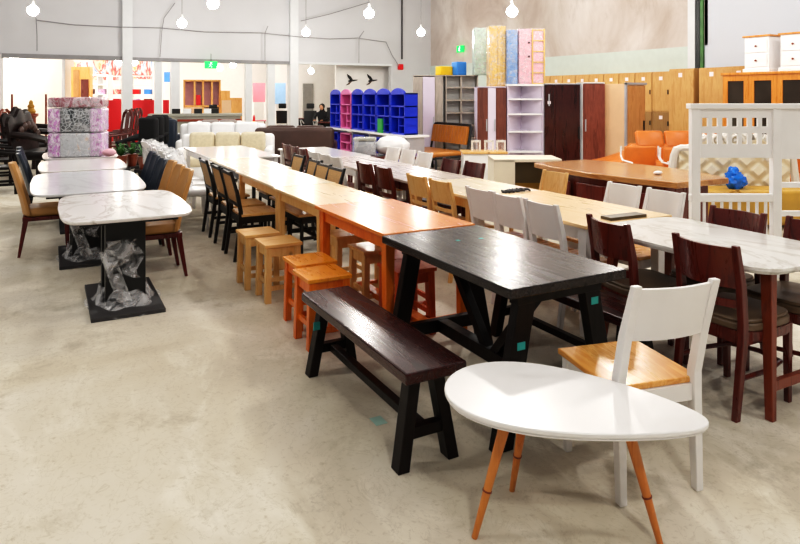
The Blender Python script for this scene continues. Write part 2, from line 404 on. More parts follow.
# rooms beyond the openings
struct('wall_far', MB().box(-12, 14, 32, 32.2, 0, 4), 'white_wall')
struct('ceiling_far', MB().box(-12, 14, 21, 32.2, 3.3, 3.4), 'white_wall')
struct('wall_shutter', MB().box(XB(-20, 24)[0], XB(62, 24)[0], 24, 24.1, 0, 3.3), 'offwhite')
d1 = struct('door_1', MB().box(XB(62, 23.9)[0], XB(65, 23.9)[0], 23.8, 24.1, 0, 3.3), 'steel')
struct('wall_partition', MB().box(XB(65, 24)[0], XB(74, 24)[0], 24, 24.2, 0, 3.3), 'white_wall')
struct('wall_office', MB().box(XB(336, 21.6)[0], XB(400, 21.6)[0], 21.6, 21.7, 0, 3.3), 'white_wall')
struct('wall_office_back', MB().box(XB(297, 27)[0]-1, XB(345, 27)[0], 27, 27.1, 0, 3.3), 'white_wall')
dg = struct('door_2', MB().box(XB(303, 26.95)[0], XB(313, 26.95)[0], 26.9, 27, 0, 2.1), 'grey')

# ---------------------------------------------------------------- chairs
def frame_chair(name, frame, seatm, w=.38, d=.40, H=.86, panel=(.60, .84), slats=(), seat_h=.45, padded=False, pmat=None, rails=False, stretch=False, low=None, curve=.02, lean=.09, sec=.036, bev=.004, foot=.06):
    t = thing(name); yb = d/2-.02; hx = w/2-sec/2
    yl = lambda z: yb + lean*(z-seat_h)/(H-seat_h)
    for sx in (-1, 1):
        x = sx*hx
        m = MB().chain([(x, yb+foot, 0, sec*.85, sec*.95), (x, yb+.004, seat_h-.06, sec, sec*1.2), (x, yb+.004, seat_h+.03, sec, sec*1.2), (x, yl((seat_h+H)/2)-.012, (seat_h+H)/2, sec, sec*1.12), (x, yl(H), H, sec*.9, sec*.8)])
        obj('back_post', m, frame, t, bev)
        obj('leg', MB().leg((x*.99, -d/2+.03, 0), (x, -d/2+.035, seat_h-.03), sec*.8, sec*.8, sec, sec), frame, t, bev)
    ap = MB().box(-hx, hx, -d/2+.02, -d/2+.045, seat_h-.09, seat_h-.025).box(-hx, hx, yb-.012, yb+.012, seat_h-.09, seat_h-.025)
    for sx in (-1, 1): ap.box(sx*hx-.012, sx*hx+.012, -d/2+.03, yb, seat_h-.09, seat_h-.025)
    obj('seat_frame', ap, frame, t)
    if padded:
        pts = []
        for i in range(28):
            a = 2*math.pi*i/28; ca, sa = math.cos(a), math.sin(a)
            e = .45; pts.append((w/2*1.06*math.copysign(abs(ca)**e, ca)*(1-.10*(sa > 0)*sa), -.01+d/2*math.copysign(abs(sa)**e, sa)))
        sm = MB().prism(pts, seat_h-.03, seat_h+.01).prism([(x*.97, y*.97) for x, y in pts], seat_h+.01, seat_h+.03)
        obj('seat', sm, seatm, t, .008, True)
        obj('seat_rail', MB().prism([(x*1.01, y*1.01) for x, y in pts], seat_h-.075, seat_h-.03), frame, t)
    else:
        obj('seat', MB().box(-w/2-.008, w/2+.008, -d/2-.01, yb-.0, seat_h-.025, seat_h), seatm, t, bev+.002)
    def pan(z0, z1, th=.018):
        f = lambda u, v: ((u-.5)*2*(hx-sec/2+.004), yl(z0+(z1-z0)*v)+curve*math.sin(math.pi*u)-.012, z0+(z1-z0)*v)
        return MB().surf(f, 10, 3, (0, th, 0))
    obj('backrest', pan(*panel), pmat or frame, t, 0, True)
    for z0, z1 in slats: obj('slat', pan(z0, z1), frame, t, 0, True)
    if rails:
        for z in (panel[0]-.02, panel[1]+.012): obj('back_rail', MB().box(-hx, hx, yl(z)-.014, yl(z)+.014, z-.014, z+.014), frame, t)
    if stretch:
        for sx in (-1, 1): obj('stretcher', MB().box(sx*hx-.009, sx*hx+.009, -d/2+.03, yb+.04, .2, .23), frame, t)
        obj('stretcher', MB().box(-hx, hx, -.012, .012, .2, .23), frame, t)
    if low == 'ring':
        pts = [(-hx, yb+.03, .2), (-hx*1.02, 0, .2), (-hx*.8, -d/2+.04, .2), (0, -d/2+.0, .2), (hx*.8, -d/2+.04, .2), (hx*1.02, 0, .2), (hx, yb+.03, .2)]
        obj('stretcher', MB().tube(pts, .013, 8), frame, t, 0, True)
    return t
def shell_chair(name, shell, legm, tub=False, railm=None, H=.92):
    t = thing(name); w, d, sh = .43, .42, .46
    if tub:
        def f(u, v):
            a = (u-.5)*math.pi*1.15; z0 = .40; top = .60 + (H-.60)*max(0, math.cos(a*.86))**1.3
            z = z0 + (top-z0)*v; k = 1 + .16*v
            return (.225*k*math.sin(a), .02 + .2*k*math.cos(a)+.05*v*max(0, math.cos(a)), z)
        th = lambda u, v: (.03*math.sin((u-.5)*3.6), .03*math.cos((u-.5)*3.6), .004)
        obj('backrest', MB().surf(f, 18, 8, th), shell, t, 0, True)
    else:
        def f(u, v):
            z = .40 + (H-.40)*v; hw = (.215-.035*v)*(1 if v < .85 else 1-.25*((v-.85)/.15)**2)
            x = (u-.5)*2*hw
            return (x, d/2-.03+.13*v**1.2 - .05*abs(2*u-1)**2.2*(1-.3*v), z)
        obj('backrest', MB().surf(f, 12, 10, (0, .035, 0)), shell, t, .008, True)
    obj('seat', MB().soft(-w/2+.01, w/2-.01, -d/2-.01, d/2-.03, sh-.075, sh+.01, .035), shell, t, 0, True)
    if railm: obj('seat_rail', MB().box(-w/2+.01, w/2-.01, -d/2+.0, d/2, sh-.115, sh-.075), railm, t, .004)
    for sx in (-1, 1):
        for sy in (-1, 1):
            obj('leg', MB().leg((sx*(w/2-.0), sy*(d/2-.02)+(.05 if sy > 0 else 0), 0), (sx*(w/2-.03), sy*(d/2-.03), sh-.09), .022, .026, .042, .048), legm, t, .004)
    return t
def stool(legm, topm, s=.30, h=.45):
    t = thing('wooden_stool'); a = s/2-.035
    obj('seat', MB().box(-s/2, s/2, -s/2, s/2, h-.026, h), topm, t, .004)
    for sx in (-1, 1):
        for sy in (-1, 1): obj('leg', MB().leg((sx*(a+.008), sy*(a+.008), 0), (sx*a, sy*a, h-.026), .046, .046), legm, t, .003)
    ap = MB()
    for k in (-1, 1): ap.box(-a, a, k*a-.011, k*a+.011, h-.10, h-.026).box(k*a-.011, k*a+.011, -a, a, h-.10, h-.026)
    obj('apron', ap, legm, t, .002)
    for k in (-1, 1): obj('stretcher', MB().box(-a, a, k*a-.01, k*a+.01, .09, .125), legm, t, .002); obj('stretcher', MB().box(k*a-.01, k*a+.01, -a, a, .13, .165), legm, t, .002)
    return t
# ---------------------------------------------------------------- tables
def four_leg(name, x0, x1, y0, y1, topm, legm, apm, z=.75, lw=.06, th=.025, ah=.09, ov=.03, taper=.8, rim=False):
    cx, cy = (x0+x1)/2, (y0+y1)/2; t = thing(name, (cx, cy, 0)); hx, hy = (x1-x0)/2, (y1-y0)/2
    obj('tabletop', MB().box(-hx, hx, -hy, hy, z-th, z), topm, t, .004)
    ax, ay = hx-ov-lw/2, hy-ov-lw/2
    for sx in (-1, 1):
        for sy in (-1, 1): obj('leg', MB().leg((sx*ax, sy*ay, 0), (sx*ax, sy*ay, z-th), lw*taper, lw*taper, lw, lw), legm, t, .004)
    for k in (-1, 1):
        obj('apron', MB().box(-ax, ax, k*ay-.012, k*ay+.012, z-th-ah, z-th), apm, t, .002)
        obj('apron', MB().box(k*ax-.012, k*ax+.012, -ay, ay, z-th-ah, z-th), apm, t, .002)
    return t
def rrect(hx, hy, r, n=8, bow=0):
    p = []
    for q, (sx, sy) in enumerate(((1, 1), (-1, 1), (-1, -1), (1, -1))):
        for i in range(n+1):
            a = math.pi/2*(q+i/n); x = sx*(hx-r)+r*math.cos(a); y = sy*(hy-r)+r*math.sin(a)
            p.append((x, y + (0 if not bow else bow*(1-(x/hx)**2)*(1 if y > 0 else -1))))
        if bow:
            a0 = p[-1]
            nx = [(-1, 1), (-1, -1), (1, -1), (1, 1)][q]
            if q in (0, 2):
                for i in range(1, 8):
                    x = a0[0] + (-2*a0[0])*i/8; p.append((x, (hy if q == 0 else -hy) + bow*(1-(x/hx)**2)*(1 if q == 0 else -1)))
    return p
def pedestal_table(name, x0, x1, y0, y1, topm, film=False):
    cx, cy = (x0+x1)/2, (y0+y1)/2; t = thing(name, (cx, cy, 0)); hx, hy = (x1-x0)/2, (y1-y0)/2
    pl = []
    for i in range(72):
        a = 2*math.pi*i/72; e = .24
        x = math.copysign(abs(math.cos(a))**e, math.cos(a)); y = math.copysign(abs(math.sin(a))**e, math.sin(a))
        pl.append((hx*x*(1-.07*y*y), hy*y*(1-.02*x*x)))
    obj('tabletop', MB().prism(pl, .735, .75).prism([(x*.985, y*.985) for x, y in pl], .725, .735), topm, t, .003, True)
    obj('under_frame', MB().box(-hx*.72, hx*.72, -hy*.8, hy*.8, .69, .725), 'black', t)
    obj('pedestal', MB().box(-.15, .15, .02, .12, .03, .69).box(-.14, .14, -.22, -.10, .03, .69), 'black', t, .004)
    obj('base_plate', MB().box(-.25, .25, -.47, .47, 0, .03), 'darkgrey', t, .004)
    if film:
        f = lambda u, v: ((.27 - .10*v**.5)*math.cos(u*6.283)*(1+.05*math.sin(u*44+v*5)), -.05+(.46-.30*v**.5)*math.sin(u*6.283)*(1+.05*math.cos(u*37)), .006 + .15*v**1.5 + .012*math.sin(u*31))
        obj('plastic_film', MB().surf(f, 48, 6, (.002, 0, .002)), 'film', t, 0, True)
        f2 = lambda u, v: (-.155 + .25*u + .03*math.sin(v*9+u*4), -.24 - .03*math.sin(u*9+v*7)-.05*v, .52 - .16*v - .14*u*v)
        obj('plastic_film', MB().surf(f2, 16, 8, (0, -.003, 0)), 'film', t, 0, True)
        f3 = lambda u, v: (-.19 + .10*u + .12*v, -.26 - .02*math.sin(u*7)-.10*v, .45 - .36*v)
        obj('plastic_film', MB().surf(f3, 6, 12, (0, -.003, 0)), 'film', t, 0, True)
    return t

# ================================================================ FOREGROUND
# egg-shaped coffee table
t = tag(thing('coffee_table', (1.665, 1.87, 0)), 'white egg-shaped coffee table on three splayed caramel wooden legs', 'coffee table')
ax = Vector((.65, -.76)).normalized(); ay = Vector((-ax.y, ax.x)); egg = []
for i in range(56):
    a = 2*math.pi*i/56; u = math.cos(a); v = math.sin(a)
    x = .49*u; y = .265*v*(1 - .38*u)
    p = ax*x*.955 + ay*y*.97; egg.append((p.x+.022, p.y-.053))
obj('tabletop', MB().prism(egg, .462, .48).prism([(x*.985, y*.985) for x, y in egg], .452, .462), 'white', t, .004, True)
for fx, fy, tx, ty in ((-.315, .07, -.18, .04), (.245, -.275, .165, -.18), (-.02, .23, -.03, .12)):
    lg = obj('leg', MB().tube([(fx, fy, 0), (fx+(tx-fx)*.33, fy+(ty-fy)*.33, .15), (tx, ty, .452)], [.011, .015, .023], 14), 'legwood', t, 0, True)
    k = .36; c = Vector((fx+(tx-fx)*k, fy+(ty-fy)*k, .452*k)); dv = (Vector((tx-fx, ty-fy, .452)))*.006
    obj('ring', MB().tube([c-dv, c+dv], .0178, 14), 'brown_leg', lg, 0, True)
# white chair with honey seat
o = frame_chair('dining_chair', 'whitewood', 'seatwood', w=.395, d=.43, H=.88, panel=(.65, .865), lean=.115, sec=.038, curve=.025, foot=.02)
o.location = (2.185, 2.0, 0); o.rotation_euler = (0, 0, R(168))
tag(o, 'white painted chair with honey wood seat behind the white egg-shaped coffee table', 'chair')
# dark bench pair
def bench():
    t = thing('bench'); L, w = 1.27, .30
    obj('seat', MB().box(-w/2, w/2, -L/2, L/2, .40, .45), 'mahog', t, .008)
    for sy in (-1, 1):
        for sx in (-1, 1): obj('leg', MB().leg((sx*.125, sy*(L/2-.10), 0), (sx*.055, sy*(L/2-.12), .40), .055, .07), 'dark_z', t, .004)
        obj('crossbar', MB().cbox((0, sy*(L/2-.105), .15), (.19, .045, .05)), 'dark_z', t, .003)
    obj('stretcher', MB().box(-.022, .022, -L/2+.1, L/2-.1, .125, .165), 'dark_z', t, .003)
    obj('sticker', MB().box(-.130, -.092, .484, .490, .27, .315), 'teal', t)
    return t
b = bench(); b.location = (1.44, 2.975, 0); tag(b, 'dark mahogany bench on splayed black legs in front of the dark plank table', 'bench')
dup(b, (2.74, 2.98, 0), R(180), 'dark bench on the far side of the dark plank table, mostly hidden')
# dark plank table
t = tag(thing('trestle_table', (2.12, 2.885, 0), 0), 'dark stained plank dining table on black trestle legs with teal tape', 'table')
obj('tabletop', MB().box(-.355, .355, -.62, .625, .705, .75), 'darktop', t, .006)
for sy in (-1, 1):
    for sx in (-1, 1):
        lg = obj('leg', MB().leg((sx*.33, sy*.52, 0), (sx*.19, sy*.52, .705), .10, .055), 'dark_z', t, .004)
        if sy < 0 and sx < 0: obj('sticker', MB().cbox((-.237, -.5485, .46), (.045, .003, .035)), 'teal', lg)
        if sy < 0 and sx > 0: obj('sticker', MB().cbox((.215, -.5485, .60), (.045, .003, .035)), 'teal', lg)
    obj('crossbar', MB().cbox((0, sy*.52, .19), (.56, .045, .075)), 'dark_z', t, .003)
    obj('top_rail', MB().cbox((0, sy*.52, .675), (.52, .06, .06)), 'dark_z', t, .003)
    obj('brace', MB().bar((0, sy*.02, .19), (0, sy*.46, .705), .05, .05), 'dark_z', t, .003)
obj('stretcher', MB().box(-.035, .035, -.525, .525, .155, .225), 'dark_z', t, .003)
for x, y in ((-.02, .30), (.13, .28)): obj('sticker', MB().box(x-.012, x+.012, y-.012, y+.012, .7500, .7508), 'teal', t)
# orange table, pine tables
t = tag(four_leg('dining_table', 1.785, 2.46, 3.525, 4.70, 'orange_y', 'orange', 'orange', z=.755, lw=.065), 'orange varnished pine table beyond the dark plank table', 'table')
obj('stretcher', MB().box(-.02, .06, -.50, .50, .10, .14), 'orange', t, .003)
for sy in (-1, 1): obj('stretcher', MB().cbox((0, sy*.49, .12), (.52, .04, .05)), 'orange', t, .003)
tag(four_leg('dining_table', 1.81, 2.43, 4.715, 5.83, 'pine_y', 'pine', 'pine', lw=.06), 'light pine table between the orange table and the long bleached tables', 'table')
tag(four_leg('dining_table', 1.83, 2.44, 5.845, 7.30, 'bleach', 'pine', 'pine', lw=.06), 'bleached pine table with black cane chairs on both sides', 'table')
tag(four_leg('dining_table', 1.86, 2.50, 7.315, 8.80, 'bleach', 'blackw', 'blackw', lw=.05), 'bleached table next to the glossy white table at the row end', 'table')
tag(four_leg('dining_table', 1.90, 2.85, 8.82, 10.9, 'gloss', 'whitewood', 'whitewood', lw=.06), 'glossy white wrapped table in front of the wrapped sofas', 'table')
# stools
G = 'square wooden stools beside the table row'
rows(lambda: stool('pine', 'pine_x'), 'stool', G, [((1.55, 5.42, 0), 0, 'pale pine stool standing farthest from the dark bench, near the black chairs'),
    ((1.595, 5.0, 0), 0, 'pale pine stool with a dark knot, next to the orange stool pair'),
    ((2.19, 5.02, 0), 0, 'pale pine stool tucked under the light pine table'),
    ((2.17, 4.46, 0), 0, 'pale pine stool tucked under the orange table top')])
rows(lambda: stool('orange', 'orange_s'), 'stool', G, [((1.61, 4.33, 0), 0, 'bright orange stool behind the other orange stool'),
    ((1.56, 3.97, 0), 0, 'bright orange stool closest to the end of the dark bench')])
s_ = rows(lambda: stool('orange_shaded', 'orange_shaded'), 'stool', G, [((2.13, 3.86, 0), 0, 'orange stool with painted-in shadow under the orange table, seen past the dark table leg'),
    ((2.28, 4.13, 0), 0, 'orange stool with painted-in shadow deeper under the orange table')])
# black cane chairs
def cane_chair(): return frame_chair('cane_chair', 'blackw', 'pine_x', w=.40, d=.40, H=.87, panel=(.56, .83), pmat='cane', rails=True, stretch=True, curve=.0, lean=.10, sec=.032)
G = 'black framed cane back chairs'
rows(cane_chair, 'chair', G, [
    ((1.80, 6.42, 0), R(90), 'black framed chair nearest the pale pine stools, aisle side of bleached table'),
    ((1.81, 6.95, 0), R(90), 'black framed chair in the middle of three on the aisle side'),
    ((1.82, 7.62, 0), R(90), 'black framed chair beside the white wrapped chairs, last of three on aisle side'),
    ((2.30, 6.14, 0), R(-90), 'cane back chair nearest the orange table on the inner side'),
    ((2.33, 6.56, 0), R(-90), 'second cane back chair from the orange table on the inner side'),
    ((2.40, 7.0, 0), R(-90), 'third cane back chair on the inner side of the bleached tables'),
    ((2.44, 7.66, 0), R(-90), 'farthest cane back chair on the inner side, beside the dark brown chairs')])

# ================================================================ SECOND ROW
t = thing('dining_table', (3.43, 2.505, 0)); tag(t, 'long white marble top table with warm brown legs beside brown chairs', 'table')
pl = rrect(.40, .59, .13, 8, .03)
obj('tabletop', MB().prism(pl, .735, .755).prism([(x*.975, y*.975) for x, y in pl], .72, .735), 'marble3', t, .003, True)
for sx in (-1, 1):
    for sy in (-1, 1): obj('leg', MB().leg((sx*.31, sy*.555, 0), (sx*.27+.03*(sx < 0), sy*.50, .72), .035, .04, .05, .06), 'brown_leg', t, .004)
for sy in (-1, 1): obj('crossbar', MB().cbox((0, sy*.543, .16), (.58, .03, .05)), 'brown_leg', t, .003)
obj('under_frame', MB().box(-.25, .25, -.47, .47, .69, .72), 'black', t)
tag(four_leg('dining_table', 3.06, 3.88, 3.14, 4.50, 'pine_y', 'whitewood', 'whitewood', lw=.075), 'pine top table with white legs and white chairs along it', 'table')
tag(four_leg('dining_table', 3.08, 3.86, 4.515, 5.53, 'bleach', 'pine', 'pine', lw=.065), 'pale pine table with pine chairs, between white legged and greyish tables', 'table')
tag(four_leg('dining_table', 3.10, 3.86, 5.545, 6.88, 'greylam', 'brown', 'brown', lw=.07), 'greyish laminate table on dark brown legs beside two brown chairs', 'table')
tag(four_leg('dining_table', 3.12, 3.90, 6.895, 8.25, 'greylam', 'whitewood', 'whitewood', lw=.07), 'greyish laminate table with three white chairs along its aisle side', 'table')
tag(four_leg('dining_table', 3.18, 3.98, 8.265, 10.0, 'gloss', 'whitewood', 'whitewood', lw=.07), 'pale glossy table at the far end in front of the brown sofa', 'table')
def brown_chair(): return frame_chair('dining_chair', 'brown', 'brownseat', w=.385, d=.42, H=.86, panel=(.64, .845), slats=((.54, .58),), padded=True, low='ring', curve=.045, lean=.06, sec=.036)
G = 'reddish brown chairs at the marble table'
rows(brown_chair, 'chair', G, [
    ((3.21, 2.20, 0), R(90), 'reddish brown chair with padded seat directly behind the white chair'),
    ((3.18, 2.80, 0), R(82), 'reddish brown chair between the marble table and the pine white-legged table'),
    ((3.68, 2.67, 0), R(-89), 'reddish brown chair across the marble table by the white bunk panel'),
    ((3.74, 2.20, 0), R(-90), 'reddish brown chair across the marble table next to the white bunk ladder')])
def white_chair(): return frame_chair('dining_chair', 'whitewood', 'seatwood', w=.35, d=.42, H=.87, panel=(.62, .86), slats=(), lean=.09, sec=.036, stretch=True)
G = 'white painted chairs along the second table row'
rows(white_chair, 'chair', G, [
    ((3.24, 3.47, 0), R(90), 'white chair closest to the brown chair, aisle side of white-legged pine table'),
    ((3.24, 3.85, 0), R(90), 'middle white chair of three on the aisle side of white-legged pine table'),
    ((3.24, 4.20, 0), R(90), 'white chair nearest the pine chairs on the aisle side'),
    ((3.89, 3.43, 0), R(-90), 'white chair by the bunk panel, far side of white-legged pine table'),
    ((3.89, 3.84, 0), R(-90), 'white chair in front of the conference desk, beyond the pine top'),
    ((3.26, 7.18, 0), R(90), 'white chair beside the two brown chairs, nearest of three in its group'),
    ((3.28, 7.56, 0), R(90), 'white chair in the middle of three at the greyish table'),
    ((3.28, 7.93, 0), R(90), 'white chair at the greyish table, next to the dark brown trio'),
    ((3.97, 7.20, 0), R(-90), 'white chair back across the greyish table, nearest the cognac bench front'),
    ((3.98, 7.65, 0), R(-90), 'white chair back across the greyish table, centre of three'),
    ((3.98, 8.08, 0), R(-90), 'white chair back across the greyish table, nearest the blue shelves')])
def pine_chair(): return frame_chair('dining_chair', 'pine', 'pine_x', w=.35, d=.40, H=.86, panel=(.66, .85), slats=((.585, .615), (.52, .55)), lean=.07, sec=.034)
rows(pine_chair, 'chair', 'natural pine chairs at the second table row', [
    ((3.24, 4.83, 0), R(90), 'natural pine chair nearest the white chairs, aisle side'),
    ((3.24, 5.24, 0), R(90), 'natural pine chair nearest the two brown chairs, aisle side'),
    ((4.08, 4.85, 0), R(-90), 'natural pine chair across the table in front of the conference desk')])
def dark_chair(): return frame_chair('dining_chair', 'brown', 'brown', w=.36, d=.40, H=.87, panel=(.64, .86), slats=((.56, .60), (.50, .53)), lean=.07, sec=.036)
rows(dark_chair, 'chair', 'dark brown wooden chairs at the greyish tables', [
    ((3.24, 5.94, 0), R(90), 'dark brown chair next to the natural pine chairs'),
    ((3.24, 6.38, 0), R(90), 'dark brown chair beside the white chair, aisle side of greyish table'),
    ((3.32, 8.57, 0), R(90), 'dark brown chair, nearest of the trio in front of the brown sofa'),
    ((3.34, 8.97, 0), R(90), 'dark brown chair, middle of the trio in front of the brown sofa'),
    ((3.36, 9.37, 0), R(90), 'dark brown chair, farthest of the trio in front of the brown sofa'),
    ((3.84, 5.86, 0), R(-90), 'dark brown chair back across the table by the cream counter'),
    ((3.80, 6.27, 0), R(-90), 'dark brown chair back across the table, beside the white chair back')])
tag(obj('tape_piece', MB().box(-.03, .03, -.04, .04, 0, .002), 'paleteal', None), 'pale teal piece of tape stuck on the floor beneath the front bench', 'tape').location = (1.42, 2.86, 0)
# small things on the tables
tag(obj('wooden_board', MB().box(-.165, .165, -.05, .05, 0, .02), 'olive', None, .002), 'thin wooden board lying at the end of the white-legged pine table', 'board').location = (3.50, 3.23, .75)
bpy.data.objects['wooden_board'].rotation_euler = (0, 0, R(-2))
hb = MB()
for k in range(5): hb.tube([(.05*math.cos(a)+.045*k-.09, .04*math.sin(a+k), .012+.008*math.sin(3*a+k)) for a in [i*.55 for i in range(12)]], .009, 6)
o = tag(obj('hardware_bundle', hb, 'darkgrey', None, 0, True), 'small dark tangle of metal hardware lying on the pine table', 'hardware'); o.location = (3.60, 4.55, .75)

# ================================================================ LEFT ROW
G = 'marble top pedestal tables'
for (args, label) in (((.05, .955, 4.83, 6.18, 'marble', True), 'white veined marble table nearest, its black base wrapped in clear film'),
                      ((-.17, .82, 6.27, 8.06, 'marble2', True), 'cool white stone table just behind the front marble table'),
                      ((-.13, .83, 8.16, 9.60, 'gloss', False), 'white gloss table in front of the wrapped package stack'),
                      ((-.10, .86, 9.75, 11.0, 'gloss', False), 'white table carrying the stack of wrapped packages')):
    tag(pedestal_table('dining_table', *args), label, 'table', G)
G = 'tan leatherette chairs'
rows(lambda: shell_chair('dining_chair', 'tan', 'redleg', railm='redleg'), 'chair', G, [
    ((.82, 6.17, 0), R(-90), 'tan leatherette chair nearest, with dark red legs beside front marble table'),
    ((.82, 6.58, 0), R(-90), 'tan leatherette chair second from the front marble table, same side'),
    ((.82, 7.04, 0), R(-90), 'tan leatherette chair next to the navy chairs'),
    ((-.03, 7.62, 0), R(90), 'tan leatherette chair alone on the outer side of the stone table')])
rows(lambda: shell_chair('upholstered_chair', 'navy', 'black', H=.90), 'chair', 'navy leatherette chairs', [
    ((.80, 7.54, 0), R(-90), 'navy leatherette chair next to the tan chairs'), ((.80, 8.03, 0), R(-90), 'navy leatherette chair, middle of three beside the white gloss table'),
    ((.82, 8.53, 0), R(-90), 'navy leatherette chair, farthest of three by the leafy plants'),
    ((-.02, 9.05, 0), R(90), 'navy leatherette chair behind the lone tan chair, first of three'), ((-.04, 9.55, 0), R(90), 'navy leatherette chair on the outer side, middle of three behind the lone tan chair'),
    ((-.06, 10.15, 0), R(90), 'navy leatherette chair on the outer side nearest the carved dark sofa')])
# stacked packages
def package(h, mid, end, label, z):
    t = tag(thing('package', (.36, 10.15, z), R(-14)), label, 'package', 'wrapped packages stacked on the white table'); w, d = .68, .52
    obj('bundle', MB().soft(-w/2+.15, w/2-.15, -d/2, d/2, 0, h, .03), mid, t, 0, True)
    for k in (-1, 1): obj('end_panel', MB().soft(min(k*(w/2-.16), k*w/2), max(k*(w/2-.16), k*w/2), -d/2+.004, d/2-.004, .004, h-.004, .03), end, t, 0, True)
    obj('plastic_film', MB().soft(-w/2-.008, w/2+.008, -d/2-.008, d/2+.008, -.0, h+.004, .03), 'film', t, 0, True)
package(.33, 'greyprint', 'purple', 'grey leaf printed package with purple ends at the bottom of the stack', .752)
package(.33, 'honey', 'purple', 'dark honeycomb printed package with purple ends, middle of the stack', 1.09)
package(.14, 'brocade', 'brocade', 'flat crimson brocade package on top of the stack', 1.428)
p = tag(thing('bolster', (1.0, 10.2, .752)), 'small pale pink cushion beside the package stack', 'cushion')
p.location = (.72, 9.9, .752)
obj('cushion', MB().ell((-.0, -.1, .055), (.09, .08, .055)), 'rose', p, 0, True)

# white plastic-wrapped chairs
def wrapped_chair():
    t = shell_chair('wrapped_chair', 'white', 'white', H=.86)
    f = lambda u, v: ((.25-.03*v)*math.cos(u*6.283)*(1+.02*math.sin(u*38+v*9)), .16+.07*v+(.14-.05*v)*math.sin(u*6.283)*(1+.03*math.cos(u*33)), .50+.38*v+.012*math.sin(u*25))
    obj('plastic_wrap', MB().surf(f, 36, 8, (.002, .001, .002)), 'wrapw', t, 0, True)
    return t
rows(wrapped_chair, 'chair', 'white chairs in plastic wrap', [
    ((1.55, 8.17, 0), R(70), 'white plastic-wrapped chair next to the black framed chairs'), ((1.60, 8.68, 0), R(80), 'white plastic-wrapped chair second from the black framed chairs'),
    ((1.62, 9.2, 0), R(95), 'white plastic-wrapped chair third from the black framed chairs'), ((1.62, 9.75, 0), R(85), 'white plastic-wrapped chair beside the glossy white table'),
    ((1.64, 10.3, 0), R(75), 'white plastic-wrapped chair nearest the wrapped striped sofa'), ((1.62, 11.1, 0), R(100), 'white plastic-wrapped chair in front of the navy sofa')])

# ================================================================ SOFAS
def sofa(name, w, body, cush, h=.85, d=.85, n=2, arm=.16, wrapm=None, seat=.42):
    t = thing(name)
    obj('base', MB().soft(-w/2, w/2, -d/2, d/2, .06, .30, .03), body, t, 0, True)
    obj('back', MB().soft(-w/2, w/2, d/2-.22, d/2, .25, h, .08), body, t, 0, True)
    for k in (-1, 1):
        obj('arm', MB().soft(min(k*w/2, k*(w/2-arm)), max(k*w/2, k*(w/2-arm)), -d/2, d/2-.05, .1, .62, .06), body, t, 0, True)
    cw = (w-2*arm)/n
    for i in range(n):
        x = -w/2+arm+cw*i
        obj('seat_cushion', MB().soft(x+.005, x+cw-.005, -d/2-.02, d/2-.2, .28, seat+.04, .05), cush, t, 0, True)
        obj('back_cushion', MB().soft(x+.005, x+cw-.005, d/2-.34, d/2-.16, .44, h+.04, .07), cush, t, 0, True)
    for sx in (-1, 1):
        for sy in (-1, 1): obj('foot', MB().cbox((sx*(w/2-.08), sy*(d/2-.08), .03), (.06, .06, .06)), 'black', t)
    if wrapm: obj('plastic_wrap', MB().soft(-w/2-.02, w/2+.02, d/2-.36, d/2+.02, .2, h+.06, .08), wrapm, t, 0, True)
    return t
o = sofa('sofa', 1.75, 'bubble', 'ltcream', n=3); o.location = (2.95, 12.4, 0); o.rotation_euler = (0, 0, R(-20)); tag(o, 'cream and taupe sofa in white wrap behind the glossy white table', 'sofa')
o = sofa('sofa', 1.9, 'bubble', 'bubble', h=.95, n=3); o.location = (3.4, 14.7, 0); o.rotation_euler = (0, 0, R(-18)); tag(o, 'white wrapped sofa standing behind the cream and taupe sofa', 'sofa')
o = sofa('sofa', 1.25, 'bubble', 'greyfab', h=.9, n=2); o.location = (3.98, 17.6, 0); o.rotation_euler = (0, 0, R(-16)); tag(o, 'white wrapped sofa farthest back before the sage counter', 'sofa')
x, y = W(297, 13.9); o = sofa('sofa', 1.65, 'brownl', 'brownl', h=.92, n=2, arm=.2); o.location = (x, y, 0); o.rotation_euler = (0, 0, R(152)); tag(o, 'chocolate brown leather sofa seen from behind, by the blue shelves', 'sofa')
x, y = W(163, 16.6); o = sofa('sofa', .95, 'navy', 'navy', h=1.0, n=1); o.location = (x, y, 0); o.rotation_euler = (0, 0, R(150)); tag(o, 'high backed navy armchair behind the white wrapped chairs', 'armchair')
# sage counter
x, y = W(200, 19.0); t = tag(thing('counter', (x, y, 0), R(-14)), 'long sage grey counter with red brown trim before the pillars', 'counter')
obj('body', MB().box(-1.35, 1.15, -.25, .25, 0, .98), 'sage', t, .01); obj('countertop', MB().box(-1.4, 1.2, -.3, .3, .98, 1.06), 'sage', t, .01); obj('trim', MB().box(-.6, 1.18, -.31, -.25, .84, .9), 'rust', t)
for i, (dx, m, nm) in enumerate(((-.66, 'black', 'black'), (-.35, 'ceram', 'white'), (-.05, 'black', 'black'), (.22, 'ceram', 'white'), (.42, 'black', 'black'))):
    o = obj('box', MB().box(-.11, .11, -.1, .1, 0, .14), m, None, .01); q = Matrix.Rotation(R(-14), 2) @ Vector((dx, .0)); o.location = (x+q.x, y+q.y, 1.06); o.rotation_euler = (0, 0, R(-14))
    tag(o, ['black box at the shop end of the sage counter', 'white box on the sage counter between two black boxes, shop side', 'black box in the middle of the sage counter', 'white box on the sage counter nearest the timber partition', 'black box on the sage counter nearest the timber partition'][i], 'box', 'boxes on the sage counter')

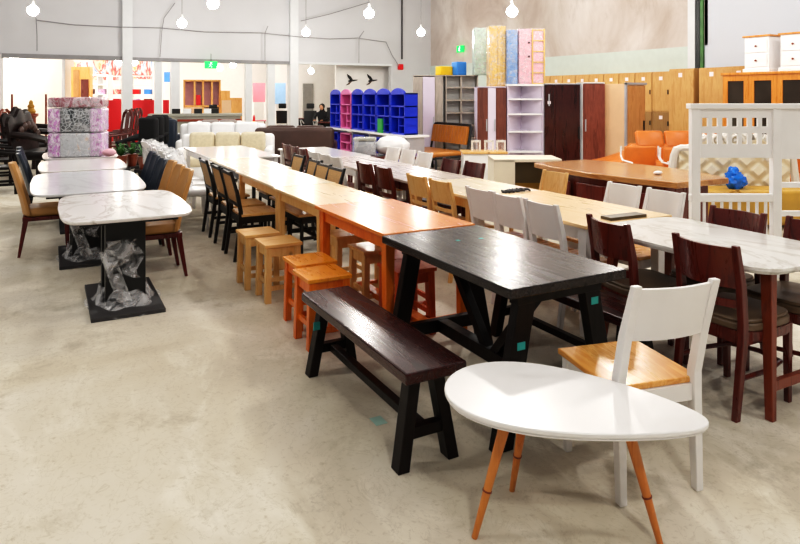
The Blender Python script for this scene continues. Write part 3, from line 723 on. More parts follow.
# ================================================================ FAR LEFT CARVED FURNITURE
def slat_high_chair(m):
    t = thing('carved_chair'); w, d, H = .52, .5, 1.2
    for sx in (-1, 1):
        obj('back_post', MB().leg((sx*.24, .24, 0), (sx*.24, .20, .42), .05, .05).leg((sx*.24, .20, .42), (sx*.21, .30, H-.1), .05, .05, .04, .04), m, t, .004)
        obj('leg', MB().leg((sx*.24, -.22, 0), (sx*.24, -.22, .64), .05, .05), m, t, .004)
        obj('armrest', MB().tube([(sx*.24, -.26, .65), (sx*.26, -.05, .67), (sx*.24, .24, .70)], .025, 8), m, t, 0, True)
    obj('seat', MB().box(-w/2, w/2, -d/2, d/2, .40, .44), m, t, .006)
    obj('crest_rail', MB().tube([(-.21, .30, H-.12), (-.17, .31, H-.03), (-.08, .315, H+.03), (.08, .315, H+.03), (.17, .31, H-.03), (.21, .30, H-.12)], .035, 8), m, t, 0, True)
    obj('backrest', MB().surf(lambda u, v: ((u-.5)*.16, .21+.10*v, .44+(H-.45)*v), 4, 6, (0, .02, 0)), m, t, 0, True)
    for k in (-1, 1): obj('stretcher', MB().box(k*.24-.015, k*.24+.015, -.22, .22, .14, .18), m, t)
    return t
rows(lambda: slat_high_chair('dark_z'), 'chair', 'dark carved chairs along the hall edge', [
    ((*W(1, 10.6), 0), R(90), 'dark carved high back chair nearest at the hall edge'), ((*W(-3, 11.8), 0), R(90), 'dark carved high back chair second along the hall edge'),
    ((*W(4, 13.1), 0), R(90), 'dark carved high back chair third along the hall edge'), ((*W(0, 15.4), 0), R(90), 'dark carved high back chair beside the round backed chair')])
o = slat_high_chair('brown_leg'); x, y = W(17, 16.2); o.location = (x, y, 0); o.rotation_euler = (0, 0, R(60)); tag(o, 'warm brown chair with rounded back behind the dark carved sofa', 'chair')
rows(lambda: slat_high_chair('brown'), 'chair', 'red brown carved chairs behind the packages', [((*W(115, 15.2), 0), R(-70), 'red brown carved chair right behind the package stack'),
    ((*W(121, 16.2), 0), R(-70), 'red brown carved chair in the middle of three behind the packages'), ((*W(127, 17.2), 0), R(-70), 'red brown carved chair closest to the dark leather chairs')])
def carved_sofa():
    t = thing('carved_sofa')
    obj('seat', MB().soft(-.55, .55, -.3, .3, .32, .44, .04), 'dark_z', t, 0, True)
    b = MB().surf(lambda u, v: ((u-.5)*1.1, .26+.08*v, .42+(.45+.16*math.sin(u*3.14)+.05*math.sin(u*18))*v), 20, 5, (0, .05, 0))
    obj('backrest', b, 'dark', t, 0, True)
    for k in (-1, 1):
        obj('arm', MB().tube([(k*.55, .28, .7), (k*.58, .0, .68), (k*.6, -.28, .62), (k*.58, -.34, .5), (k*.54, -.28, .44)], [.05, .05, .06, .06, .05], 8), 'dark', t, 0, True)
        for sy in (-1, 1): obj('leg', MB().tube([(k*.5, sy*.25, .34), (k*.53, sy*.28, .2), (k*.5, sy*.26, 0)], [.06, .04, .05], 8), 'dark', t, 0, True)
    for i in range(7): obj('carving', MB().ell((-.42+.14*i, .24, .62+.2*math.sin((i+.5)/7*3.14)), (.07, .04, .07), 10, 6), 'brownl', t, 0, True)
    return t
o = carved_sofa(); x, y = W(43, 12.5); o.scale = (1.1, 1.1, 1.25); o.location = (x, y, 0); o.rotation_euler = (0, 0, R(70)); tag(o, 'dark carved root wood sofa beside the package stack', 'sofa')
o2 = dup(o, (*W(35, 14.6), 0), R(62), 'dark carved root wood sofa farther back, in front of the gold figurine')
x, y = W(31, 17.6); t = tag(thing('figurine_stand', (x, y, 0)), 'gold figurine on a tall brown pedestal behind the carved sofa', 'figurine')
obj('pedestal', MB().lathe([(.2, 0), (.2, .06), (.12, .1), (.12, .98), (.18, 1.04), (.18, 1.1)], 16), 'brown_leg', t, 0, True)
obj('figure', MB().lathe([(.1, 1.1), (.12, 1.16), (.07, 1.24), (.09, 1.3), (.05, 1.36), (.055, 1.41), (.02, 1.46)], 14), 'gold', t, 0, True)
for px, D, h, label in ((12, 15.6, 1.62, 'thin brown coat pole behind the dark carved chairs'), (46, 16.4, 1.62, 'thin brown coat pole next to the package stack')):
    x, y = W(px, D); t = tag(thing('coat_pole', (x, y, 0)), label, 'pole'); obj('pole', MB().tube([(0, 0, 0), (0, 0, h)], .025, 10), 'brown_leg', t, 0, True); obj('base', MB().lathe([(.2, 0), (.2, .03), (.04, .06)], 16), 'brown_leg', t, 0, True)
def leather_chair():
    t = thing('leather_chair')
    obj('seat', MB().soft(-.28, .28, -.28, .25, .36, .5, .05), 'cloth', t, 0, True); obj('backrest', MB().soft(-.26, .26, .2, .34, .5, 1.15, .06), 'cloth', t, 0, True)
    for k in (-1, 1): obj('armrest', MB().tube([(k*.3, .24, .72), (k*.33, 0, .7), (k*.3, -.24, .66), (k*.29, -.2, .5)], .04, 8), 'cloth', t, 0, True)
    obj('column', MB().lathe([(.04, .08), (.04, .36)], 12), 'black', t)
    for i in range(5): a = i*1.2566; obj('base_arm', MB().bar((0, 0, .09), (.3*math.cos(a), .3*math.sin(a), .05), .04, .03), 'black', t)
    return t
rows(leather_chair, 'chair', 'dark leather chairs behind the plants', [((*W(137, 12.8), 0), R(-60), 'dark leather chair behind the leafy plants, nearest'), ((*W(144, 13.7), 0), R(-60), 'dark leather chair middle of three behind the plants'), ((*W(150, 14.6), 0), R(-60), 'dark leather chair closest to the navy armchair')])
def plant(seed):
    rnd = random.Random(seed); t = thing('potted_plant')
    obj('pot', MB().lathe([(.07, 0), (.11, .2), (.12, .22), (.1, .22)], 14), 'brown_leg', t, 0, True)
    m = MB()
    for i in range(22):
        a = rnd.uniform(0, 6.28); r = rnd.uniform(.08, .2); h = rnd.uniform(.26, .44); w = .022
        c, s2 = math.cos(a), math.sin(a); b = len(m.v)
        m.v += [(0, 0, .2), (c*r*.6-s2*w, s2*r*.6+c*w, h), (c*r*1.4, s2*r*1.4, h*.95), (c*r*.6+s2*w, s2*r*.6-c*w, h)]; m.f += [(b, b+1, b+2, b+3)]
    obj('foliage', m, 'leaf', t)
    return t
for i, (px, D, z, label) in enumerate(((121, 11.6, 0, 'leafy potted plant nearest the package stack'), (132, 11.9, 0, 'leafy potted plant in the middle, below the dark leather chairs'), (144, 11.4, 0, 'leafy potted plant beside the white wrapped chairs'))):
    o = plant(i); x, y = W(px, D); o.location = (x, y, .30)
    st = tag(thing('plant_stand', (x, y, 0)), ['low dark stand under the plant nearest the packages', 'low dark stand under the middle plant', 'low dark stand under the plant by the wrapped chairs'][i], 'stand')
    obj('tabletop', MB().lathe([(.16, .27), (.17, .285), (.16, .30)], 18), 'dark_z', st, 0, True)
    for k in range(3): a = k*2.094; obj('leg', MB().tube([(.15*math.cos(a), .15*math.sin(a), 0), (.1*math.cos(a), .1*math.sin(a), .275)], .018, 8), 'dark_z', st, 0, True)
    tag(o, label, 'plant', 'leafy potted plants')

# ================================================================ RIGHT SIDE: desk, bunk panel, beds, sofas
t = tag(thing('conference_desk', (5.74, 5.27, 0)), 'large boat-shaped wooden conference desk with red brown body', 'desk')
pts = []
for i in range(12): u = i/11; pts.append((-.45-.16*math.sin(math.pi*u), 1.05-2.1*u))
for i in range(12): u = i/11; pts.append((.32+.22*math.sin(math.pi*u)+.1*u, -1.05+2.1*u))
obj('tabletop', MB().prism(pts, .70, .76), 'deskw', t, .01); 
ib = [(x*.80, y*.82) for x, y in pts]; obj('body', MB().prism(ib, .06, .70), 'deskb', t, .006); obj('plinth', MB().prism([(x*.95, y*.95) for x, y in ib], 0, .06), 'brown', t)
for y0 in (-.55, 0, .55): obj('panel', MB().box(-.535, -.515, y0-.22, y0+.22, .14, .62), 'deskb', t, .006)
o = tag(obj('computer_mouse', MB().ell((0, 0, .02), (.06, .035, .02)), 'ceram', None, 0, True), 'small white mouse lying on the conference desk', 'mouse'); x, y = W(660, 6.95); o.location = (5.65, 4.75, .76)
# bunk bed panel
DB = 5.7; x, y = W(735, DB); t = tag(thing('bunk_bed', (x, y, 0), FACE), 'white slotted bunk bed end frame standing before the tufted headboard', 'bunk bed')
for sx in (-1, 1): obj('post', MB().box(sx*.355-.038, sx*.355+.038, -.035, .035, 0, 1.50), 'white', t, .005)
obj('top_rail', MB().box(-.41, .60, -.05, .05, 1.48, 1.525), 'white', t, .006)
pm = MB(); xs = [-.335] + [-.292+.0875*i for i in range(7)]
for z0, z1 in ((1.40, 1.48), (1.265, 1.325), (1.05, 1.17)): pm.box(-.335, .60, -.009, .009, z0, z1)
for z0, z1 in ((1.325, 1.40), (1.17, 1.265)):
    e = -.335
    for i in range(7):
        h0 = -.292+.0875*i; pm.box(e, h0, -.009, .009, z0, z1); e = h0+.048
    pm.box(e, .60, -.009, .009, z0, z1)
obj('panel', pm, 'white', t)
obj('middle_rail', MB().box(-.40, .335, -.03, .03, .665, .735), 'white', t, .01)
obj('bottom_rail', MB().box(-.335, .335, -.02, .02, .26, .34), 'white', t, .004)
for i in range(8): obj('baluster', MB().tube([(-.27+.077*i, 0, .34), (-.27+.077*i, 0, .665)], .014, 8), 'white', t, 0, True)
x, y = W(796, 5.9); t = tag(thing('bunk_ladder', (x, y, 0), FACE), 'white bunk ladder standing beside the slotted bunk frame', 'ladder')
for sx in (-1, 1): obj('rail', MB().box(sx*.17-.03, sx*.17+.03, -.02, .02, 0, 1.46), 'white', t, .004)
for i in range(5): obj('rung', MB().box(-.15, .15, -.018, .018, .24+.26*i, .29+.26*i), 'white', t, .004)
# tufted bed
x, y = W(733, 8.2); t = tag(thing('tufted_bed', (x, y, 0), FACE), 'cream tufted headboard bed with carved white scroll frame and gold base', 'bed')
hp = [(-.62+1.24*i/24, .86+.22*math.sin(math.pi*i/24)+.03*math.cos(i*1.05)) for i in range(25)]
obj('headboard', MB().wall([(-.62, .1)] + [(.62, .1)] + list(reversed(hp)), -.05, .05), 'tuft', t, .02)
obj('carved_frame', MB().tube([(-.66, 0, .1), (-.70, 0, .5), (-.66, 0, .84)] + [(a*1.03, -.02, b+.03) for a, b in hp] + [(.66, 0, .84), (.70, 0, .5), (.66, 0, .1)], .045, 8), 'offwhite', t, 0, True)
sc = [( .09*(1-i/22)*math.cos(i*.5), 0, .09*(1-i/22)*math.sin(i*.5)) for i in range(20)]
for cx, cz in ((.20, .90), (.40, .82), (.0, 1.02), (-.2, 1.02)): obj('scroll', MB().tube([(cx+p[0], -.07, cz+p[2]) for p in sc], .018, 6), 'offwhite', t, 0, True)
obj('bed_base', MB().soft(-.66, .66, -.50, -.06, .05, .47, .05), 'goldcloth', t, 0, True)
obj('scroll', MB().tube([(-.22+p[0]*.9, -.52, .4+p[2]*.9) for p in sc], .014, 6), 'gold', t, 0, True)
for ch in list(t.children): ch.scale = (1.13, 1.0, 1.0)
o = obj('plastic_bag', MB().ell((-.02, 0, .10), (.10, .08, .10), 18, 12, .22).ell((.07, .01, .075), (.09, .08, .078), 16, 10, .22).ell((-.03, 0, .17), (.06, .05, .06), 12, 8, .3), 'bagblue', None, 0, True); x, y = W(735, 7.85); o.location = (x, y, .465); o.scale = (1.15, 1.15, 1.15); tag(o, 'crumpled blue plastic bag resting on the tufted bed', 'bag')
# orange leather sofa
def orange_sofa(w, n):
    t = thing('leather_sofa')
    obj('base', MB().soft(-w/2, w/2, -.42, .40, .08, .36, .05), 'orleather', t, 0, True)
    obj('back', MB().soft(-w/2+.05, w/2-.05, .15, .42, .3, .84, .1), 'orleather', t, 0, True)
    cw = (w-.4)/n
    for i in range(n):
        x = -w/2+.2+cw*i
        obj('headrest', MB().soft(x+.01, x+cw-.01, .10, .34, .74, .98, .09), 'orleather', t, 0, True); obj('seat_cushion', MB().soft(x+.01, x+cw-.01, -.44, .16, .34, .48, .06), 'orleather', t, 0, True)
    for k in (-1, 1): obj('arm', MB().surf(lambda u, v: (k*(w/2-.02-.16*u), -.42+.8*v, .1+(.42+.28*v)*(1-.12*abs(2*u-1)**2)), 6, 6, (0, 0, -.1)).soft(min(k*(w/2-.02), k*(w/2-.18)), max(k*(w/2-.02), k*(w/2-.18)), -.4, .38, .08, .5, .05), 'orleather', t, 0, True)
    for sx in (-1, 1):
        for sy in (-1, 1): obj('foot', MB().cbox((sx*(w/2-.1), sy*.33, .04), (.05, .05, .08)), 'chrome', t)
    return t
t = thing('leather_sofa', (*W(655, 11.0), 0), FACE); tag(t, 'orange leather sofa with raised headrests and low sloping arm behind the conference desk', 'sofa')
obj('base', MB().soft(-.97, .97, -.42, .40, .08, .42, .05), 'orleather', t, 0, True)
obj('back', MB().soft(-.36, .97, .12, .42, .3, .76, .08), 'orleather', t, 0, True)
obj('arm', MB().surf(lambda u, v: (-.99+.66*u, -.40+.80*v, .50+.20*u**1.3-.06*abs(2*v-1)**3), 10, 8, (0, 0, -.16)), 'orleather', t, 0, True)
for i in range(3): obj('headrest', MB().soft(-.25+.5*i, .23+.5*i, -.05, .05, -.16, .16, .05).xf(Matrix.Translation((0, .22, .83)) @ Matrix.Rotation(R(-22), 4, 'X')), 'orleather', t, 0, True); obj('seat_cushion', MB().soft(-.3+.42*i, .1+.42*i, -.44, .12, .40, .50, .05), 'orleather', t, 0, True)
for sx in (-.88, .88):
    for sy in (-.33, .33): obj('foot', MB().cbox((sx, sy, .04), (.05, .05, .08)), 'chrome', t)
o = orange_sofa(1.0, 1); x, y = W(796, 9.2); o.location = (x, y, 0); o.rotation_euler = (0, 0, FACE); tag(o, 'orange leather armchair behind the bunk ladder', 'armchair')
def tube_chair():
    t = thing('meeting_chair')
    obj('seat', MB().soft(-.24, .24, -.24, .22, .42, .49, .03), 'orleather', t, 0, True); obj('backrest', MB().soft(-.23, .23, .20, .26, .56, .86, .03), 'orleather', t, 0, True)
    for k in (-1, 1): obj('frame', MB().tube([(k*.27, .24, .86), (k*.27, .25, .72), (k*.27, .18, .66), (k*.27, -.2, .66), (k*.27, -.27, .6), (k*.27, -.24, .02), (k*.27, .24, .015)], .014, 8), 'ceram', t, 0, True)
    return t
rows(tube_chair, 'chair', 'orange chairs with white tube arms at the desk', [((*W(646, 9.2), 0), FACE, 'orange chair with white tube arms at desk, nearest the wardrobes'), ((*W(687, 8.9), 0), FACE, 'orange chair with white tube arms at desk beside the tufted bed')])
# cream counter
x, y = W(520, 8.9); t = tag(thing('reception_counter', (x, y, 0), FACE), 'cream reception counter with olive brown front panel beside conference desk', 'counter')
obj('body', MB().box(-.40, -.12, -.3, .3, 0, .74), 'cream', t, .004); obj('countertop', MB().box(-.40, .50, -.3, .3, .71, .75), 'cream', t, .004)
obj('front_panel', MB().box(-.12, .48, -.18, -.15, .42, .71), 'olive', t); obj('lower_panel', MB().box(-.12, .48, -.05, -.02, 0, .42), 'goldcloth', t); obj('side_panel', MB().box(.46, .5, -.3, .3, 0, .71), 'cream', t)
x, y = W(482, 9.9); t = tag(thing('low_cabinet', (x, y, 0), FACE), 'cream low cabinet wrapped in film behind the cream counter', 'cabinet')
obj('body', MB().box(-.30, .34, -.2, .2, 0, .72), 'ceram', t, .01); obj('top', MB().box(-.32, .36, -.22, .22, .72, .75), 'pine', t, .006)
for i, (px, lab) in enumerate(((476, 'clear wrapped white stand farthest from the corner shelf on the low cabinet'), (489, 'clear wrapped white stand in the middle on the low cabinet'), (501, 'clear wrapped white stand beside the corner shelf'))):
    x, y = W(px, 9.9); t = tag(thing('display_stand', (x, y, .75), FACE), lab, 'stand', 'wrapped white stands on the low cabinet')
    for sx in (-1, 1): obj('post', MB().box(sx*.06-.012, sx*.06+.012, -.01, .01, 0, .16), 'offwhite', t)
    obj('rail', MB().box(-.06, .06, -.01, .01, .13, .16), 'offwhite', t); obj('plastic_film', MB().soft(-.075, .075, -.03, .03, .0, .17, .02), 'film', t, 0, True)

# cognac booth bench
t = tag(thing('booth_bench', (7.12, 11.55, 0), R(-90)), 'cognac leather booth bench on black tube frame below the grey shelf unit', 'bench')
L = 1.35
obj('seat', MB().soft(-L/2, L/2, -.52, .22, .36, .47, .05), 'tanl', t, 0, True)
f = lambda u, v: ((u-.5)*L, .23+.06*v - .012*abs(math.sin(u*math.pi*12)), .60+.36*v)
obj('backrest', MB().surf(f, 72, 6, (0, .06, 0)), 'tanl', t, 0, True)
for k in (-1, 1): obj('frame', MB().tube([(k*(L/2+.03), -.48, 0), (k*(L/2+.03), -.48, .36), (k*(L/2+.03), .24, .38), (k*(L/2+.03), .34, .90), (k*(L/2), .35, .98), (k*(L/2-.1), .35, .99)], .028, 8).tube([(k*(L/2+.03), .24, .42), (k*(L/2+.03), .3, 0)], .028, 8), 'black', t, 0, True)
obj('top_rail', MB().tube([(-L/2+.1, .35, .99), (L/2-.1, .35, .99)], .026, 8), 'black', t, 0, True); obj('seat_rail', MB().box(-L/2-.03, L/2+.03, -.50, -.46, .32, .36), 'black', t)

# children's shelves
bd = tag(thing('shelf_platform', (6.38, 13.2, 0)), 'long white board platform under the blue and pink cubby shelves', 'platform')
obj('board', MB().box(-.28, .28, -2.07, 2.07, .76, .80), 'ceram', bd, .004)
for yy in (-1.98, -.30, .62, 2.02): obj('trestle', MB().box(-.20, .20, yy-.03, yy+.03, 0, .76), 'steel', bd)
def cubby(m, m2, h=.84, w=.62, crest=True):
    t = thing('cubby_shelf'); d = .30
    obj('back_panel', MB().box(-w/2, w/2, d/2-.015, d/2, 0, h), m2, t)
    fr = MB()
    for x in (-w/2, w/2-.03): fr.box(x, x+.03, -d/2, d/2, 0, h)
    for z in (0, h*.40, h*.66, h-.03): fr.box(-w/2, w/2, -d/2, d/2, z, z+.03)
    obj('carcass', fr, m, t, .003)
    obj('divider', MB().box(.02, .045, -d/2+.01, d/2, .03, h*.4), m, t); obj('divider', MB().box(.05, .075, -d/2+.01, d/2, h*.4, h*.66), m, t); obj('shelf', MB().box(.05, w/2, -d/2+.01, d/2, h*.2, h*.2+.02), m, t)
    if crest: obj('crest', MB().wall([(-w/2, h)] + [(w/2, h)] + [(w/2-w*i/10, h+.10*math.sin(math.pi*i/10)**.7) for i in range(1, 10)], -d/2, -d/2+.03), m, t)
    return t
G = "children's cubby shelves on the white platform"
ys = [14.95, 14.3, 13.65, 13.0, 12.35, 11.7]
fb = cubby('blue', 'blue2'); fp = cubby('pinkp', 'pinkp')
fb.location = (6.38, 14.98, .80); fb.rotation_euler = (0, 0, R(-90)); tag(fb, 'blue cubby shelf at the office end of the white platform', 'shelf', G)
fp.location = (6.38, 14.32, .80); fp.rotation_euler = (0, 0, R(-90)); tag(fp, 'pink cubby shelf with arched top standing on the white platform', 'shelf', G)
for yy, lab in ((13.66, 'blue cubby shelf right beside the pink one on the platform'), (13.0, 'blue cubby shelf second after the pink one on the platform'), (12.34, 'blue cubby shelf third after the pink one, beside the green insert'), (11.68, 'blue cubby shelf at the wardrobe end of the white platform')): dup(fb, (6.38, yy, .80), R(-90), lab)
tag(obj('green_insert', MB().box(-.02, .02, -.10, .10, 0, .30), 'green', None, .003), 'green panel standing in front of a blue cubby', 'panel').location = (6.14, 12.28, .80)
G = "children's cubby shelves under the white platform"
f2 = cubby('blue', 'blue2', h=.70, crest=False); f2.location = (6.28, 14.85, 0); f2.rotation_euler = (0, 0, R(-90)); tag(f2, 'blue cubby shelf under the platform at the office end', 'shelf', G)
f3 = cubby('pinkp', 'pinkp', h=.70, crest=False); f3.location = (6.30, 14.15, 0); f3.rotation_euler = (0, 0, R(-90)); tag(f3, 'pink cubby shelf under the white platform', 'shelf', G)
for yy, lab in ((13.35, 'blue cubby shelf under the platform next to the pink one'), (12.3, 'blue cubby shelf under the platform behind the white bundle'), (11.6, 'blue cubby shelf under the platform at the wardrobe end')): dup(f2, (6.28, yy, 0), R(-90), lab)
x, y = W(392, 10.6); o = obj('fabric_bundle', MB().ell((0, 0, .15), (.29, .25, .16), 20, 12, .06), 'bubble', None, 0, True); o.location = (x, y, .62); o.rotation_euler = (0, 0, FACE); tag(o, 'big white wrapped fabric bundle in front of the blue shelves', 'bundle')
t = tag(thing('side_table', (x, y, 0), FACE), 'low dark wooden table carrying the white fabric bundle', 'table')
obj('tabletop', MB().box(-.75, .5, -.32, .32, .58, .62), 'brown', t, .004)
for sx in (-.68, .44):
    for sy in (-.26, .26): obj('leg', MB().leg((sx, sy, 0), (sx, sy, .58), .04, .04), 'brown', t)
x, y = W(366, 11.0); t = tag(thing('wrapped_crate', (x, y, .62), FACE), 'grey wrapped case with dark green lid beside the white bundle', 'case')
o = t; t.location = (*W(365, 10.55), .62)
obj('case', MB().soft(-.17, .17, -.15, .15, 0, .24, .03), 'steel', t, 0, True); obj('lid', MB().soft(-.18, .18, -.16, .16, .24, .29, .02), 'sage', t, 0, True); obj('plastic_film', MB().soft(-.19, .19, -.17, .17, 0, .30, .03), 'film', t, 0, True)

# ================================================================ WARDROBES
def carcass(t, w, d, h, m, back=None, th=.02):
    b = MB().box(-w/2, -w/2+th, -d/2, d/2, 0, h).box(w/2-th, w/2, -d/2, d/2, 0, h).box(-w/2, w/2, -d/2, d/2, h-th, h).box(-w/2, w/2, -d/2, d/2, 0, .07)
    obj('carcass', b, m, t, .002); obj('back_panel', MB().box(-w/2+th, w/2-th, d/2-.015, d/2-.002, .07, h-th), back or m, t)
def door(t, x0, x1, d, z0, z1, m, hx=None, hz=1.0, hm='steel'):
    o = obj('door', MB().box(x0+.003, x1-.003, -d/2-.02, -d/2, z0, z1), m, t, .002)
    if hx is not None: obj('handle', MB().box(hx-.012, hx+.012, -d/2-.045, -d/2-.02, hz-.12, hz+.12), hm, o, .003)
    return o
PX = lambda a, b, D: (abs(b-a)/650*D)
DG = 14.6
x, y = W(445, DG); t = tag(thing('shelf_unit', (x, y, 0), FACE), 'grey oak wall unit with lavender door and open white-backed cubbies', 'shelf unit')
w = PX(414, 478, DG); carcass(t, w, .4, 2.04, 'greywood', 'ceram')
s0 = -w/2; door(t, s0, s0+.21, .4, .07, 2.0, 'greywood'); door(t, s0+.21, s0+.48, .4, .07, 2.0, 'lav', s0+.45); obj('divider', MB().box(s0+.48, s0+.66, -.19, .19, .07, 2.02), 'greywood', t); obj('divider', MB().box(s0+.72, s0+.745, -.19, .19, .07, 2.02), 'greywood', t); obj('divider', MB().box(s0+1.05, s0+1.08, -.19, .19, .07, 2.02), 'greywood', t)
for i in range(7): obj('shelf', MB().box(s0+.74, w/2-.02, -.19, .19, .07+.28*i, .10+.28*i), 'greywood', t)
DW = 13.2
x, y = W(490, DW); t = tag(thing('wardrobe', (x, y, 0), FACE), 'walnut wardrobe with lavender centre strip between grey unit and corner shelf', 'wardrobe')
w = PX(476, 505, DW)-.01; carcass(t, w, .5, 1.77, 'lav'); door(t, -w/2, -w/2+.21, .5, .07, 1.74, 'walnut', -w/2+.185); door(t, -w/2+.21, -w/2+.37, .5, .07, 1.74, 'lav', -w/2+.345); door(t, -w/2+.37, w/2, .5, .07, 1.74, 'walnut')
x, y = W(523, DW); t = tag(thing('corner_shelf', (x, y, 0), FACE), 'lavender corner shelf with three triangular open shelves beside dark wardrobe', 'shelf')
w = PX(505, 541, DW)-.01
obj('side_panel', MB().box(w/2-.02, w/2, -.25, .25, 0, 1.80), 'lav', t); obj('side_panel', MB().box(-w/2, -w/2+.02, -.25, .25, 0, 1.80), 'lav', t); obj('top', MB().box(-w/2-.02, w/2, -.26, .25, 1.78, 1.82), 'ceram', t)
obj('back_panel', MB().hexa([(-w/2+.02, -.2, 0), (-w/2+.03, -.22, 0), (.0, .24, 0), (-.02, .24, 0)], [(-w/2+.02, -.2, 1.78), (-w/2+.03, -.22, 1.78), (.0, .24, 1.78), (-.02, .24, 1.78)]).hexa([(w/2-.03, -.22, 0), (w/2-.02, -.2, 0), (.02, .24, 0), (0, .24, 0)], [(w/2-.03, -.22, 1.78), (w/2-.02, -.2, 1.78), (.02, .24, 1.78), (0, .24, 1.78)]), 'lav', t)
for z in (.45, .85, 1.2, 1.5): obj('shelf', MB().prism([(-w/2+.02, -.24), (w/2-.02, -.24), (.02, .23), (-.02, .23)], z, z+.03), 'ceram', t)
x, y = W(559.5, DW); t = tag(thing('wardrobe', (x, y, 0), FACE), 'glossy dark walnut double-door wardrobe with pale edge trim', 'wardrobe')
w = PX(541.5, 578, DW)-.01; carcass(t, w, .5, 1.83, 'steel'); door(t, -w/2, -.14, .5, .07, 1.80, 'darkwal', -w/2+.09, 1.50); door(t, -.14, w/2-.02, .5, .07, 1.80, 'darkwal', w/2-.05, .85, 'black'); obj('sticker', MB().box(-w/2+.06, -w/2+.12, -.29, -.283, 1.42, 1.48), 'sticker', t)
x, y = W(590, DW-.1); t = tag(thing('wardrobe', (x, y, 0), FACE), 'mid walnut narrow wardrobe with white top between dark and beige ones', 'wardrobe')
w = PX(579, 601, DW)-.01; carcass(t, w, .5, 1.85, 'ceram'); door(t, -w/2, w/2, .5, .07, 1.82, 'midwal', -w/2+.05)
x, y = W(622, 12.6); t = tag(thing('wardrobe', (x+.25, y+.2, 0), 0), 'amber wood wardrobe with beige side and grey steel edge', 'wardrobe')
obj('carcass', MB().box(-.27, .27, -.30, .30, 0, 1.82), 'beige', t, .003); obj('front', MB().box(-.25, .25, -.325, -.30, .05, 1.78), 'amberw', t, .003); obj('edge_trim', MB().box(-.285, -.25, -.335, -.29, 0, 1.83).box(-.285, .285, -.335, -.29, 1.80, 1.84), 'steel', t); obj('handle', MB().box(.19, .21, -.35, -.325, .85, 1.1), 'black', t)
# film-wrapped wardrobes standing on top
for px0, px1, D, z0, y1, m, label, extra in ((473, 487.5, 14.5, 2.04, 29, 'mint', 'mint film-wrapped cabinet on top of the grey oak unit', 1), (487.5, 504.5, 13.3, 1.77, 27, 'yellow', 'yellow wood-look cabinet standing on the walnut wardrobe', 2),
                                      (505, 516, 13.2, 1.82, 31, 'pblue', 'narrow pale blue cabinet standing on the corner shelf', 1), (516.5, 543, 13.25, 1.82, 30, 'rose', 'rose cabinet with yellow grid shelf on the corner shelf top', 3)):
    x, y = W((px0+px1)/2, D); w = PX(px0, px1, D)-.012; h = ZB(y1, D)-z0; t = tag(thing('small_cabinet', (x, y, z0+.001), FACE), label, 'cabinet')
    obj('carcass', MB().box(-w/2, w/2, -.2, .2, 0, h), m, t, .006)
    if extra == 3:
        obj('door', MB().box(-w/2+.01, -.02, -.215, -.2, .03, h-.03), 'rose', t, .003)
        g = MB()
        for xx in (.0, w/2-.03): g.box(xx, xx+.025, -.23, -.2, 0, h)
        for k in range(6): g.box(0, w/2, -.225, -.2, h*k/5*.97, h*k/5*.97+.02)
        obj('grid_front', g, 'yellow', t); obj('knob', MB().ell((-.06, -.23, h*.5), (.02, .015, .02), 8, 6), 'black', t); obj('knob', MB().ell((-.06, -.23, h*.75), (.02, .015, .02), 8, 6), 'black', t)
    else:
        for k in range(extra): ww = (w-.02)/extra; obj('door', MB().box(-w/2+.01+ww*k+.003, -w/2+.01+ww*(k+1)-.003, -.215, -.2, .03, h-.03), m, t, .003)
    obj('plastic_film', MB().soft(-w/2-.006, w/2+.006, -.222, .206, .001, h+.01, .02), 'film', t, 0, True)
x, y = W(444, 14.6); tag(obj('storage_box', MB().soft(-.16, .16, -.12, .12, 0, .2, .02), 'lampy', None, 0, True), 'pale yellow box on top of the grey oak unit', 'box').location = (x, y, 2.041)
x, y = W(459, 14.6); tag(obj('storage_box', MB().soft(-.13, .13, -.12, .12, 0, .30, .02), 'skyblue', None, 0, True), 'blue box on top of the grey oak unit beside mint cabinet', 'box').location = (x, y, 2.041)
# lockers on the right wall
def locker(h=2.12, w=.47, split=True):
    t = thing('locker')
    obj('carcass', MB().box(-w/2, w/2, -.24, .24, 0, h), 'lock', t, .003)
    if split:
        for z0, z1 in ((.06, .70), (.72, 1.22), (1.24, h-.03)):
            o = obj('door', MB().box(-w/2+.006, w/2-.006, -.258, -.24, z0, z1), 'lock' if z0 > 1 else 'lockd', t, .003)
            obj('sticker', MB().box(-.045, .045, -.262, -.258, z1-.16, z1-.08), 'sticker', o); obj('handle', MB().box(w/2-.05, w/2-.03, -.275, -.258, (z0+z1)/2-.05, (z0+z1)/2+.05), 'black', o)
    else:
        o = obj('door', MB().box(-w/2+.006, w/2-.006, -.258, -.24, .06, h-.03), 'lock', t, .003); obj('sticker', MB().box(-.06, .03, -.262, -.258, h-.18, h-.09), 'sticker', o)
    return t
ref = ['next to the tall plain locker', 'second from the tall plain locker', 'third from the tall plain locker', 'fourth from the tall plain locker', 'fifth from the tall plain locker', 'sixth from the tall plain locker', 'seventh from the tall plain locker', 'eighth from the tall plain locker', 'ninth from the tall plain locker']
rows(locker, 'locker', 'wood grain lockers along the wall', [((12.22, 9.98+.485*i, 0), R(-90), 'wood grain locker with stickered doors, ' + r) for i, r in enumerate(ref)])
rows(lambda: locker(2.16, .62, False), 'locker', 'tall plain wood lockers', [((12.1, 9.36, 0), R(-90), 'tall plain wood locker at the end of the stickered lockers'), ((12.1, 8.62, 0), R(-90), 'tall plain wood locker in front of the black wall gap'), ((12.0, 7.96, 0), R(-90), 'tall plain wood locker beside the glass-door cabinet')])
